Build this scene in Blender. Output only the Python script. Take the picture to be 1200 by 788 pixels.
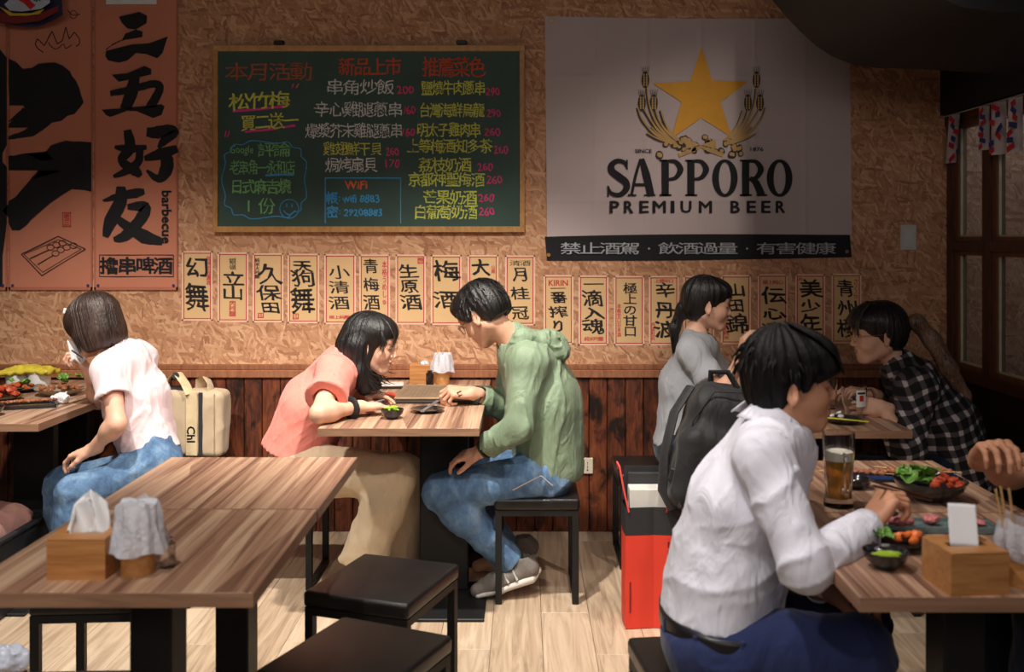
import bpy, bmesh, math, random
import numpy as np
from mathutils import Vector, Matrix, noise
PI = math.pi
C = bpy.context.scene.collection
sc = bpy.context.scene
for o in list(bpy.data.objects): bpy.data.objects.remove(o)
rng = random.Random(7)
# ---------------------------------------------------------------- camera
cam = bpy.data.cameras.new('camera'); cam_o = bpy.data.objects.new('camera', cam); C.objects.link(cam_o)
cam_o.location = (0, 0, 1.4); cam_o.rotation_euler = (PI/2, 0, 0)
cam.lens = 35; cam.sensor_width = 36; cam.sensor_fit = 'HORIZONTAL'
cam.shift_x = -14/1200; cam.shift_y = -115/1200
cam.clip_start = 0.05
cam.dof.use_dof = True; cam.dof.focus_distance = 3.9; cam.dof.aperture_fstop = 3.2
sc.camera = cam_o
# ---------------------------------------------------------------- world, lights, exposure
w = bpy.data.worlds.new('world'); sc.world = w; w.use_nodes = True
w.node_tree.nodes['Background'].inputs[0].default_value = (0.75, 0.8, 1.0, 1)
w.node_tree.nodes['Background'].inputs[1].default_value = 0.05
sc.view_settings.view_transform = 'Standard'; sc.view_settings.look = 'None'
sc.view_settings.gamma = 1; sc.view_settings.use_curve_mapping = False
sc.view_settings.exposure = 0.0
def spot(name, loc, target, power, size=110, blend=0.5, col=(1, .93, .84), radius=.04):
    l = bpy.data.lights.new(name, 'SPOT'); l.energy = power; l.color = col
    l.spot_size = math.radians(size); l.spot_blend = blend; l.shadow_soft_size = radius
    o = bpy.data.objects.new(name, l); C.objects.link(o); o.location = loc
    o.rotation_euler = (Vector(target)-Vector(loc)).to_track_quat('-Z', 'Y').to_euler()
    return o
# ceiling track spots above the aisle, aimed at the tables along the wall
spot('spot_lamp', (-0.30, 2.95, 2.62), (-0.40, 3.85, 0.5), 300, 84, .9)
spot('spot_lamp', (-1.70, 2.95, 2.62), (-1.75, 3.85, 0.5), 235, 84, .9)
spot('spot_lamp', (-0.90, 1.15, 2.60), (-0.82, 2.45, 0.6), 105, 84, .6)
spot('spot_lamp', (0.30, 2.45, 2.60), (0.25, 3.2, 0.0), 60, 74, .6)
spot('spot_lamp', (-0.15, 1.75, 2.50), (0.50, 2.38, 0.80), 75, 52, .8, (1, .92, .88))
spot('spot_lamp', (0.9, 1.3, 2.50), (1.0, 2.3, 0.75), 20, 75, .7, (1, .9, .82))
spot('spot_lamp', (1.0, 2.95, 2.62), (1.1, 4.2, 0.8), 78, 98, .8, (1, .88, .78))
def area(name, loc, target, power, sx, sy, col):
    l = bpy.data.lights.new(name, 'AREA'); l.energy = power; l.color = col; l.shape = 'RECTANGLE'; l.size = sx; l.size_y = sy
    o = bpy.data.objects.new(name, l); C.objects.link(o); o.location = loc
    o.rotation_euler = (Vector(target)-Vector(loc)).to_track_quat('-Z', 'Y').to_euler()
area('room_glow', (-0.3, -1.2, 2.5), (0, 4.7, 1.2), 32, 3.5, .8, (1, .9, .82))
# ---------------------------------------------------------------- helpers
def P(px, py, Y): return Vector(((px-614)*Y/1167, Y, 1.4-(py-279)*Y/1167))
def V(*a): return Vector(a)
class MB:
    def __init__(s): s.bm = bmesh.new()
    def box(s, c, d, rot=None, bev=0.0, seg=1):
        r = bmesh.ops.create_cube(s.bm, size=1); vs = r['verts']
        bmesh.ops.scale(s.bm, vec=d, verts=vs)
        if bev > 0:
            es = list({e for v in vs for e in v.link_edges})
            rb = bmesh.ops.bevel(s.bm, geom=es, offset=bev, segments=seg, affect='EDGES', profile=.5)
            vs = list({v for f in rb['faces'] for v in f.verts} | {v for v in vs if v.is_valid})
        if rot is not None: bmesh.ops.rotate(s.bm, cent=(0, 0, 0), matrix=rot.to_matrix() if hasattr(rot, 'to_matrix') else rot, verts=vs)
        bmesh.ops.translate(s.bm, vec=c, verts=vs); return s
    def bx(s, x0, x1, y0, y1, z0, z1, bev=0.0, seg=1):
        return s.box(((x0+x1)/2, (y0+y1)/2, (z0+z1)/2), (abs(x1-x0), abs(y1-y0), abs(z1-z0)), None, bev, seg)
    def cyl(s, a, b, ra, rb=None, n=16, cap=True):
        a = Vector(a); b = Vector(b); rb = ra if rb is None else rb
        d = b-a
        r = bmesh.ops.create_cone(s.bm, cap_ends=cap, segments=n, radius1=max(ra, 1e-4), radius2=max(rb, 1e-4), depth=d.length)
        q = d.to_track_quat('Z', 'Y')
        bmesh.ops.rotate(s.bm, cent=(0, 0, 0), matrix=q.to_matrix(), verts=r['verts'])
        bmesh.ops.translate(s.bm, vec=(a+b)/2, verts=r['verts']); return s
    def ball(s, c, r, sc=(1, 1, 1), rot=None, n=12, m=8):
        q = bmesh.ops.create_uvsphere(s.bm, u_segments=n, v_segments=m, radius=r)
        bmesh.ops.scale(s.bm, vec=sc, verts=q['verts'])
        if rot is not None: bmesh.ops.rotate(s.bm, cent=(0, 0, 0), matrix=rot, verts=q['verts'])
        bmesh.ops.translate(s.bm, vec=c, verts=q['verts']); return s
    def lathe(s, prof, c=(0, 0, 0), n=28, fn=None):
        rings = []
        for (r, z) in prof:
            ring = []
            for i in range(n):
                a = 2*PI*i/n
                rr, zz = (r, z) if fn is None else fn(r, z, a)
                ring.append(s.bm.verts.new((c[0]+rr*math.cos(a), c[1]+rr*math.sin(a), c[2]+zz)))
            rings.append(ring)
        for A, B in zip(rings, rings[1:]):
            for i in range(n): s.bm.faces.new((A[i], A[(i+1) % n], B[(i+1) % n], B[i]))
        if prof[0][0] > 1e-3: pass
        return s
    def tube(s, pts, rad, n=8, closed=False, flat=1.0):
        pts = [Vector(p) for p in pts]; N = len(pts)
        rad = rad if isinstance(rad, (list, tuple)) else [rad]*N
        rings = []; up = Vector((0, 0, 1))
        for i, p in enumerate(pts):
            a = pts[(i-1) % N] if (closed or i > 0) else p
            b = pts[(i+1) % N] if (closed or i < N-1) else p
            t = (b-a)
            t = t.normalized() if t.length > 1e-9 else Vector((0, 0, 1))
            u = up - t*up.dot(t)
            if u.length < .05: u = Vector((0, 1, 0)) - t*t.y
            if u.length < .05: u = Vector((1, 0, 0))
            u.normalize(); v = t.cross(u); up = u
            rings.append([s.bm.verts.new(p+u*math.cos(2*PI*k/n)*rad[i]*flat+v*math.sin(2*PI*k/n)*rad[i]) for k in range(n)])
        R = range(N) if closed else range(N-1)
        for i in R:
            A, B = rings[i], rings[(i+1) % N]
            for k in range(n): s.bm.faces.new((A[k], A[(k+1) % n], B[(k+1) % n], B[k]))
        if not closed:
            s.bm.faces.new(rings[0][::-1]); s.bm.faces.new(rings[-1])
        return s
    def poly(s, pts, thick=None, d=(0, 1, 0)):
        vs = [s.bm.verts.new(p) for p in pts]; f = s.bm.faces.new(vs)
        if thick:
            r = bmesh.ops.extrude_face_region(s.bm, geom=[f])
            nv = [g for g in r['geom'] if isinstance(g, bmesh.types.BMVert)]
            bmesh.ops.translate(s.bm, vec=Vector(d)*thick, verts=nv)
        return s
    def grid(s, fn, nu, nv):
        g = [[s.bm.verts.new(fn(i/nu, j/nv)) for j in range(nv+1)] for i in range(nu+1)]
        for i in range(nu):
            for j in range(nv): s.bm.faces.new((g[i][j], g[i+1][j], g[i+1][j+1], g[i][j+1]))
        return s
    def mesh(s, name, m=None, smooth=False):
        bmesh.ops.recalc_face_normals(s.bm, faces=s.bm.faces)
        me = bpy.data.meshes.new(name); s.bm.to_mesh(me); s.bm.free()
        if m is not None: me.materials.append(m)
        if smooth:
            me.polygons.foreach_set('use_smooth', [True]*len(me.polygons))
            try: me.set_sharp_from_angle(angle=math.radians(40))
            except Exception: pass
        me.update(); return me
def wloc(o):
    p = Vector((0, 0, 0))
    while o is not None: p += o.location; o = o.parent
    return p
def link(name, me, parent=None, loc=None, world=False):
    o = bpy.data.objects.new(name, me); C.objects.link(o)
    if parent is not None:
        o.parent = parent
        if world:
            me.transform(Matrix.Translation(-wloc(parent)))
    if loc is not None: o.location = loc
    return o
def part(name, mb, m, parent=None, smooth=False, world=False, loc=None):
    return link(name, mb.mesh(name, m, smooth), parent, loc, world)
def thing(name, label, cat, loc=(0, 0, 0), rz=0, group=None):
    o = bpy.data.objects.new(name, None); C.objects.link(o); o.empty_display_size = .05
    o.location = loc; o.rotation_euler = (0, 0, rz); o['label'] = label; o['category'] = cat
    if group: o['group'] = group
    return o
def tag(o, label, cat, group=None, kind=None):
    o['label'] = label; o['category'] = cat
    if group: o['group'] = group
    if kind: o['kind'] = kind
    return o
def struct(o): o['kind'] = 'structure'; return o
def dup(root, loc, rz=0, label=None, group=None):
    def cp(o, par):
        c = o.copy(); C.objects.link(c); c.parent = par
        for ch in o.children: cp(ch, c)
        return c
    r = cp(root, None); r.location = loc; r.rotation_euler = (0, 0, rz)
    if label: r['label'] = label
    if group: r['group'] = group
    return r
# ---------------------------------------------------------------- materials
MATS = {}
class NT:
    def __init__(s, name):
        s.m = bpy.data.materials.new(name); s.m.use_nodes = True; s.t = s.m.node_tree; s.n = s.t.nodes
        s.b = s.n['Principled BSDF']
    def nd(s, typ, **kw):
        x = s.n.new(typ)
        for k, v in kw.items():
            if k.startswith('i_'):
                x.inputs[k[2:].replace('_', ' ')].default_value = v
            else: setattr(x, k, v)
        return x
    def lk(s, a, b): s.t.links.new(a, b)
    def coord(s, kind='Object', scale=(1, 1, 1), rot=(0, 0, 0), loc=(0, 0, 0), src=None):
        if src is None: src = s.nd('ShaderNodeTexCoord').outputs[kind]
        mp = s.nd('ShaderNodeMapping'); mp.inputs['Scale'].default_value = scale; mp.inputs['Rotation'].default_value = rot; mp.inputs['Location'].default_value = loc
        s.lk(src, mp.inputs['Vector']); return mp.outputs[0]
    def noise(s, vec, scale, detail=4, rough=.55, dist=0):
        x = s.nd('ShaderNodeTexNoise'); x.inputs['Scale'].default_value = scale; x.inputs['Detail'].default_value = detail
        x.inputs['Roughness'].default_value = rough; x.inputs['Distortion'].default_value = dist; s.lk(vec, x.inputs['Vector']); return x.outputs['Fac']
    def ramp(s, fac, stops, interp='LINEAR'):
        r = s.nd('ShaderNodeValToRGB'); r.color_ramp.interpolation = interp
        e = r.color_ramp.elements
        while len(e) < len(stops): e.new(.5)
        for k, (p, c) in enumerate(stops):
            e[k].position = p; e[k].color = (*c, 1) if len(c) == 3 else c
        s.lk(fac, r.inputs[0]); return r.outputs[0]
    def math(s, op, a, b=None, clamp=False):
        x = s.nd('ShaderNodeMath', operation=op); x.use_clamp = clamp
        for i, v in enumerate((a, b)):
            if v is None: continue
            if isinstance(v, (int, float)): x.inputs[i].default_value = v
            else: s.lk(v, x.inputs[i])
        return x.outputs[0]
    def mix(s, fac, a, b, bt='MIX'):
        x = s.nd('ShaderNodeMix', data_type='RGBA', blend_type=bt)
        for i, v in ((0, fac), (6, a), (7, b)):
            if isinstance(v, (int, float)): x.inputs[i].default_value = v
            elif isinstance(v, tuple): x.inputs[i].default_value = (*v, 1) if len(v) == 3 else v
            else: s.lk(v, x.inputs[i])
        return x.outputs[2]
    def bump(s, h, dist=.002, strength=1.0):
        x = s.nd('ShaderNodeBump'); x.inputs['Distance'].default_value = dist; x.inputs['Strength'].default_value = strength
        s.lk(h, x.inputs['Height']); s.lk(x.outputs[0], s.b.inputs['Normal'])
    def base(s, c):
        if isinstance(c, tuple): s.b.inputs['Base Color'].default_value = (*c, 1)
        else: s.lk(c, s.b.inputs['Base Color'])
def sr(r, g, b):
    f = lambda c: (c/255/12.92) if c/255 <= .04045 else ((c/255+.055)/1.055)**2.4
    return (f(r), f(g), f(b))
def M(name, col=(.5, .5, .5), rough=.5, metal=0, var=.12, vs=18, bump=0, bs=200, trans=0, ior=1.45, alpha=1, emit=None, es=0, coat=0, sheen=0, sss=0, spec=.5, stretch=(1, 1, 1)):
    if name in MATS: return MATS[name]
    n = NT(name); b = n.b
    b.inputs['Roughness'].default_value = rough; b.inputs['Metallic'].default_value = metal
    b.inputs['Transmission Weight'].default_value = trans; b.inputs['IOR'].default_value = ior
    b.inputs['Alpha'].default_value = alpha; b.inputs['Coat Weight'].default_value = coat
    b.inputs['Sheen Weight'].default_value = sheen; b.inputs['Specular IOR Level'].default_value = spec
    if sss:
        b.inputs['Subsurface Weight'].default_value = sss; b.inputs['Subsurface Radius'].default_value = (.012, .004, .002); b.inputs['Subsurface Scale'].default_value = 1
    if emit: b.inputs['Emission Color'].default_value = (*emit, 1); b.inputs['Emission Strength'].default_value = es
    vec = n.coord('Object', scale=stretch)
    if var > 0:
        f = n.noise(vec, vs, 4)
        lo = tuple(c*(1-var) for c in col); hi = tuple(min(1, c*(1+var)) for c in col)
        n.base(n.ramp(f, [(.3, lo), (.7, hi)]))
    else: n.base(col)
    if bump: n.bump(n.noise(vec, bs, 3), bump)
    MATS[name] = n.m; return n.m
def cloth(name, col, var=.1, weave=900, fold=.004, rough=.85, sheen=.15, fs=14):
    if name in MATS: return MATS[name]
    n = NT(name); n.b.inputs['Roughness'].default_value = rough; n.b.inputs['Sheen Weight'].default_value = sheen
    n.b.inputs['Specular IOR Level'].default_value = .25
    v = n.coord('Object')
    f = n.noise(v, 9, 5)
    g = n.noise(v, 160, 2)
    c = n.ramp(f, [(.3, tuple(x*(1-var) for x in col)), (.7, tuple(min(1, x*(1+var)) for x in col))])
    c2 = n.mix(n.math('MULTIPLY', g, .18), c, tuple(x*.6 for x in col))
    n.base(c2)
    a = n.noise(n.coord('Object', scale=(1, 1, .45), rot=(.4, .3, .5)), fs, 3, .5, .8)
    b = n.noise(v, weave, 1)
    h = n.math('ADD', a, n.math('MULTIPLY', b, .03))
    n.bump(h, fold*3)
    MATS[name] = n.m; return n.m
def tabletop_mat():
    n = NT('laminated_walnut'); n.b.inputs['Roughness'].default_value = .42
    oi = n.nd('ShaderNodeObjectInfo'); tc = n.nd('ShaderNodeTexCoord')
    va = n.nd('ShaderNodeVectorMath', operation='ADD'); n.lk(tc.outputs['Object'], va.inputs[0])
    cx = n.nd('ShaderNodeCombineXYZ'); n.lk(n.math('MULTIPLY', oi.outputs['Random'], 9.0), cx.inputs[0]); n.lk(n.math('MULTIPLY', oi.outputs['Random'], 5.0), cx.inputs[1])
    n.lk(cx.outputs[0], va.inputs[1])
    v = n.coord(src=va.outputs[0], scale=(62, .36, 62), rot=(0, 0, .015))
    vo = n.nd('ShaderNodeTexVoronoi', feature='F1'); vo.inputs['Scale'].default_value = 1; n.lk(n.coord(src=va.outputs[0], scale=(22, 1.1, .01)), vo.inputs['Vector'])
    sx = n.nd('ShaderNodeSeparateColor'); n.lk(vo.outputs['Color'], sx.inputs[0])
    g1 = n.noise(v, 1.1, 8, .62, .35)
    g2 = n.noise(n.coord(src=va.outputs[0], scale=(120, 3, 120)), 1.5, 5, .6)
    f = n.math('ADD', n.math('MULTIPLY', g1, .75), n.math('ADD', n.math('MULTIPLY', sx.outputs[0], .16), n.math('MULTIPLY', g2, .25)))
    c = n.ramp(f, [(.40, sr(92, 64, 52)), (.50, sr(134, 98, 80)), (.60, sr(168, 132, 108)), (.74, sr(204, 174, 146))])
    n.base(c); n.bump(g2, .0006)
    n.b.inputs['Roughness'].default_value = .38
    return n.m
def osb_mat():
    n = NT('oriented_strand_board'); n.b.inputs['Roughness'].default_value = .7; n.b.inputs['Specular IOR Level'].default_value = .3
    tc = n.nd('ShaderNodeTexCoord').outputs['Object']
    sep = n.nd('ShaderNodeSeparateXYZ'); n.lk(tc, sep.inputs[0])
    flat = n.nd('ShaderNodeCombineXYZ'); n.lk(sep.outputs[0], flat.inputs[0]); n.lk(sep.outputs[2], flat.inputs[1])
    col = None; hh = None
    wob = n.nd('ShaderNodeTexNoise'); wob.inputs['Scale'].default_value = 14; wob.inputs['Detail'].default_value = 3; n.lk(flat.outputs[0], wob.inputs['Vector'])
    wm = n.nd('ShaderNodeVectorMath', operation='MULTIPLY_ADD'); n.lk(wob.outputs['Color'], wm.inputs[0]); wm.inputs[1].default_value = (.035, .035, 0); n.lk(flat.outputs[0], wm.inputs[2])
    for i, (ang, sx, sy, thr) in enumerate([(0.1, 46, 9, -1), (1.2, 40, 8, .45), (-.6, 50, 9, .5), (.55, 60, 11, .5), (2.1, 56, 10, .55), (-1.15, 74, 13, .6), (.2, 90, 16, .66), (1.6, 70, 12, .7), (2.6, 110, 20, .74)]):
        r1 = n.coord(src=wm.outputs[0], rot=(0, 0, ang), loc=(i*3.7, i*1.9, 0))
        r = n.coord(src=r1, scale=(sx, sy, 1))
        vo = n.nd('ShaderNodeTexVoronoi', feature='F1', distance='CHEBYCHEV'); vo.voronoi_dimensions = '2D'; vo.inputs['Scale'].default_value = 1; n.lk(r, vo.inputs['Vector'])
        s2 = n.nd('ShaderNodeSeparateColor'); n.lk(vo.outputs['Color'], s2.inputs[0])
        gr = n.noise(n.coord(src=r, scale=(3.5, .25, 1)), 1.6, 4, .6)
        f = n.math('ADD', n.math('MULTIPLY', s2.outputs[1], .62), n.math('MULTIPLY', gr, .38))
        c = n.ramp(f, [(.10, sr(148, 98, 70)), (.34, sr(190, 138, 102)), (.6, sr(208, 156, 118)), (.88, sr(232, 188, 150))])
        if col is None: col, hh = c, s2.outputs[2]
        else:
            m = n.math('GREATER_THAN', s2.outputs[0], thr)
            col = n.mix(m, col, c)
            hm = n.nd('ShaderNodeMix', data_type='FLOAT'); n.lk(m, hm.inputs[0]); n.lk(hh, hm.inputs[2]); n.lk(s2.outputs[2], hm.inputs[3]); hh = hm.outputs[0]
    big = n.noise(flat.outputs[0], 2.2, 3)
    col = n.mix(.55, col, n.ramp(big, [(.3, (.82, .80, .80)), (.7, (1.0, 1.0, 1.0))]), 'MULTIPLY')
    dk = n.noise(n.coord(src=wm.outputs[0], scale=(70, 30, 1), rot=(0, 0, .7)), 1, 3, .7)
    col = n.mix(n.ramp(dk, [(.66, (0, 0, 0)), (.74, (1, 1, 1))]), col, sr(110, 66, 42))
    n.base(col); n.bump(hh, .0015, .6)
    return n.m
def plank_mat(name, stops, sx=40, sl=3.0, axis='z', rough=.5, knots=False, bump=.0008):
    n = NT(name); n.b.inputs['Roughness'].default_value = rough
    oi = n.nd('ShaderNodeObjectInfo'); tc = n.nd('ShaderNodeTexCoord')
    va = n.nd('ShaderNodeVectorMath', operation='ADD'); n.lk(tc.outputs['Object'], va.inputs[0])
    cx = n.nd('ShaderNodeCombineXYZ')
    for i in range(3): n.lk(n.math('MULTIPLY', oi.outputs['Random'], 7.0+5*i), cx.inputs[i])
    n.lk(cx.outputs[0], va.inputs[1])
    scl = (sx, sx, sl) if axis == 'z' else (sx, sl, sx) if axis == 'y' else (sl, sx, sx)
    g = n.noise(n.coord(src=va.outputs[0], scale=scl), 1.0, 7, .62, 1.4)
    f = n.math('ADD', g, n.math('MULTIPLY', n.math('SUBTRACT', oi.outputs['Random'], .5), .16))
    c = n.ramp(f, stops)
    if knots:
        s3 = tuple(x*.28 for x in scl)
        k = n.noise(n.coord(src=va.outputs[0], scale=(9, 9, 5)), 1.6, 3, .6, .6)
        c = n.mix(n.ramp(k, [(.50, (0, 0, 0)), (.66, (1, 1, 1))]), c, tuple(x*.45 for x in stops[0][1]))
    n.base(c); n.bump(g, bump); return n.m
TOP = tabletop_mat(); OSB = osb_mat()
FLOORM = plank_mat('pale_oak_floor', [(.25, sr(150, 126, 102)), (.45, sr(190, 166, 140)), (.6, sr(206, 184, 158)), (.8, sr(220, 200, 176))], 26, 1.6, 'y', .42, bump=.0005)
WAINS = plank_mat('charred_cedar', [(.28, sr(44, 20, 10)), (.45, sr(92, 44, 24)), (.62, sr(122, 62, 34)), (.85, sr(146, 82, 48))], 42, 5, 'z', .5, True)
TRIMM = plank_mat('stained_rail_wood', [(.3, sr(120, 72, 48)), (.55, sr(152, 98, 68)), (.8, sr(172, 118, 84))], 6, 50, 'x', .5)
for_frame = plank_mat('window_frame_wood', [(.3, sr(52, 26, 14)), (.55, sr(84, 44, 25)), (.8, sr(108, 60, 36))], 50, 5, 'z', .45)
BAMBOO = plank_mat('bamboo', [(.3, sr(170, 112, 62)), (.55, sr(196, 138, 82)), (.8, sr(212, 158, 102))], 60, 4, 'x', .45)
BLACKM = M('black_powder_coat', (.006, .006, .0065), .55, 0, .2)
EDGEW = plank_mat('tabletop_edge', [(.3, sr(132, 96, 74)), (.55, sr(158, 120, 94)), (.8, sr(178, 142, 114))], 30, 2, 'x', .45)
LEATH = M('black_vinyl', (.012, .010, .010), .34, 0, .2, bump=.0006, bs=500)
INK = M('black_ink', (.012, .012, .014), .8, 0, .15)
# ================================================================ setting
WY = 4.76; RX = 2.04
def wall(name, mb, m): return struct(part(name, mb, m))
wall('wall_back', MB().bx(-3.2, 3.4, WY, WY+.1, 0, 2.9), OSB)
wall('ceiling', MB().bx(-3.2, 3.4, -2.0, 7.0, 2.85, 2.95), M('dark_ceiling', (.02, .018, .017), .8))
wall('wall_left', MB().bx(-3.3, -3.2, -2.0, 4.86, 0, 2.9), M('dim_plaster', (.12, .10, .085), .8))
# floor: subfloor and planks
fl = wall('floor', MB().bx(-3.2, 3.4, -1.0, 7.0, -.06, -.012), M('dark_subfloor', (.05, .035, .025), .8))
pw, plen = .178, 1.25
pm = {}
def plank_mesh(L):
    k = round(L, 3)
    if k not in pm: pm[k] = MB().bx(.0006, pw-.0006, .0006, L-.0006, -.012, 0, .0012).mesh('plank', FLOORM)
    return pm[k]
for i in range(24):
    x = -2.25+i*pw; y = 1.0-rng.random()*plen
    while y < WY:
        L = plen if y+plen < WY else WY-y
        if y+L > 1.0 and L > .05: link('plank', plank_mesh(L), fl, (x, y, 0))
        y += plen
# wainscot planks
wb = wall('wall_panelling', MB().bx(-3.2, RX, WY-.006, WY, 0, .74), M('dark_backing', (.015, .008, .005), .9))
bw = .0865
wm = MB().bx(.0015, bw-.0015, -.014, 0, 0, .745, .003).mesh('board', WAINS)
for i in range(int((RX+2.6)/bw)+1):
    x = RX-(i+1)*bw
    link('board', wm, wb, (x, WY-.006, 0))
struct(part('trim_1', MB().bx(-3.2, RX, WY-.035, WY, .735, .772, .003), TRIMM))
struct(part('trim_2', MB().bx(-3.2, RX, WY-.026, WY, .772, .797, .003), TRIMM))
# right window wall -------------------------------------------------
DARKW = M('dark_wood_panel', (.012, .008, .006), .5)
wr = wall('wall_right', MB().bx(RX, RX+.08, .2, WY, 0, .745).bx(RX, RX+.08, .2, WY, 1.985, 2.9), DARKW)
wx = struct(thing('window_1', '', ''))
del wx['label'], wx['category']
wx.location = (RX, 0, 0)
fr = MB()
ys = [4.715, 4.34, 3.92, 3.50, 3.08, 2.66]
fr.bx(-.03, .05, 2.6, WY, .745, .80, .003)
fr.bx(-.03, .05, 2.6, WY, 1.93, 1.985, .003)
part('window_frame', fr, for_frame, wx)
GLASS = M('clear_glass', (1, 1, 1), .02, 0, 0, trans=1, ior=1.45)
PANE = M('window_glass', (.9, .95, .95), .01, 0, 0, trans=1, ior=1.5)
for y in ys:
    part('mullion', MB().bx(-.025, .045, -.032, .032, .80, 1.93, .003), for_frame, wx, loc=(0, y, 0))
for a, b in zip(ys, ys[1:]):
    for z0, z1 in ((.80, 1.34), (1.385, 1.93)):
        sh = part('sash', MB().bx(-.012, .03, b+.032, b+.068, z0, z1).bx(-.012, .03, a-.068, a-.032, z0, z1).bx(-.012, .03, b+.06, a-.06, z0, z0+.02).bx(-.012, .03, b+.06, a-.06, z1-.02, z1), M('pale_sash_wood', sr(112, 72, 50), .5), wx)
        part('pane', MB().bx(.008, .014, b+.06, a-.06, z0+.015, z1-.015), PANE, wx)
        part('glazing_bead', MB().bx(-.003, .008, a-.073, a-.068, z0+.02, z1-.02).bx(-.003, .008, b+.068, a-.068, z0+.02, z0+.028), M('pale_glazing_bead', sr(190, 185, 150), .4), wx)
    part('cross_rail', MB().bx(-.028, .045, b+.03, a-.03, 1.34, 1.385, .003), for_frame, wx)
# beyond the window: dim passage with grey corrugated shutter
wall('wall_outside', MB().bx(3.3, 3.4, .2, 7.0, 0, 2.9), M('dim_passage', (.05, .045, .045), .8))
sh = MB()
for i in range(60):
    y = 2.0+i*.075; sh.bx(2.95, 2.95+(.03 if i % 2 else .0)+.012, y, y+.075, 0, 2.3)
tag(part('shutter', sh, M('blue_grey_metal', sr(86, 96, 116), .45, .3)), 'blue grey ribbed metal shutter seen through the window glass', 'shutter')
area('passage_light', (2.6, 4.2, 2.7), (2.9, 4.4, 1.0), 7, .5, .5, (.7, .8, 1))
# black extraction duct with a rounded underside, hanging near the ceiling, upper right
hood = MB()
prof = [P(x, y, 4.0) for x, y in ((905, -60), (905, 0), (920, 18), (938, 37), (957, 54), (977, 67), (1000, 76), (1030, 80), (1075, 81), (1130, 84), (1260, 90), (1260, -60))]
hood.poly([(p.x, 3.0, p.z) for p in prof], 1.0)
tag(part('extraction_hood', hood, M('matt_black_metal', (.008, .008, .009), .6), smooth=True), 'large matt black extraction hood with rounded edge under the ceiling', 'hood')
wall('trim_3', MB().bx(RX-.05, RX, .2, WY, 1.985, 2.85), M('black_beam', (.006, .006, .007), .7))
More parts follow.
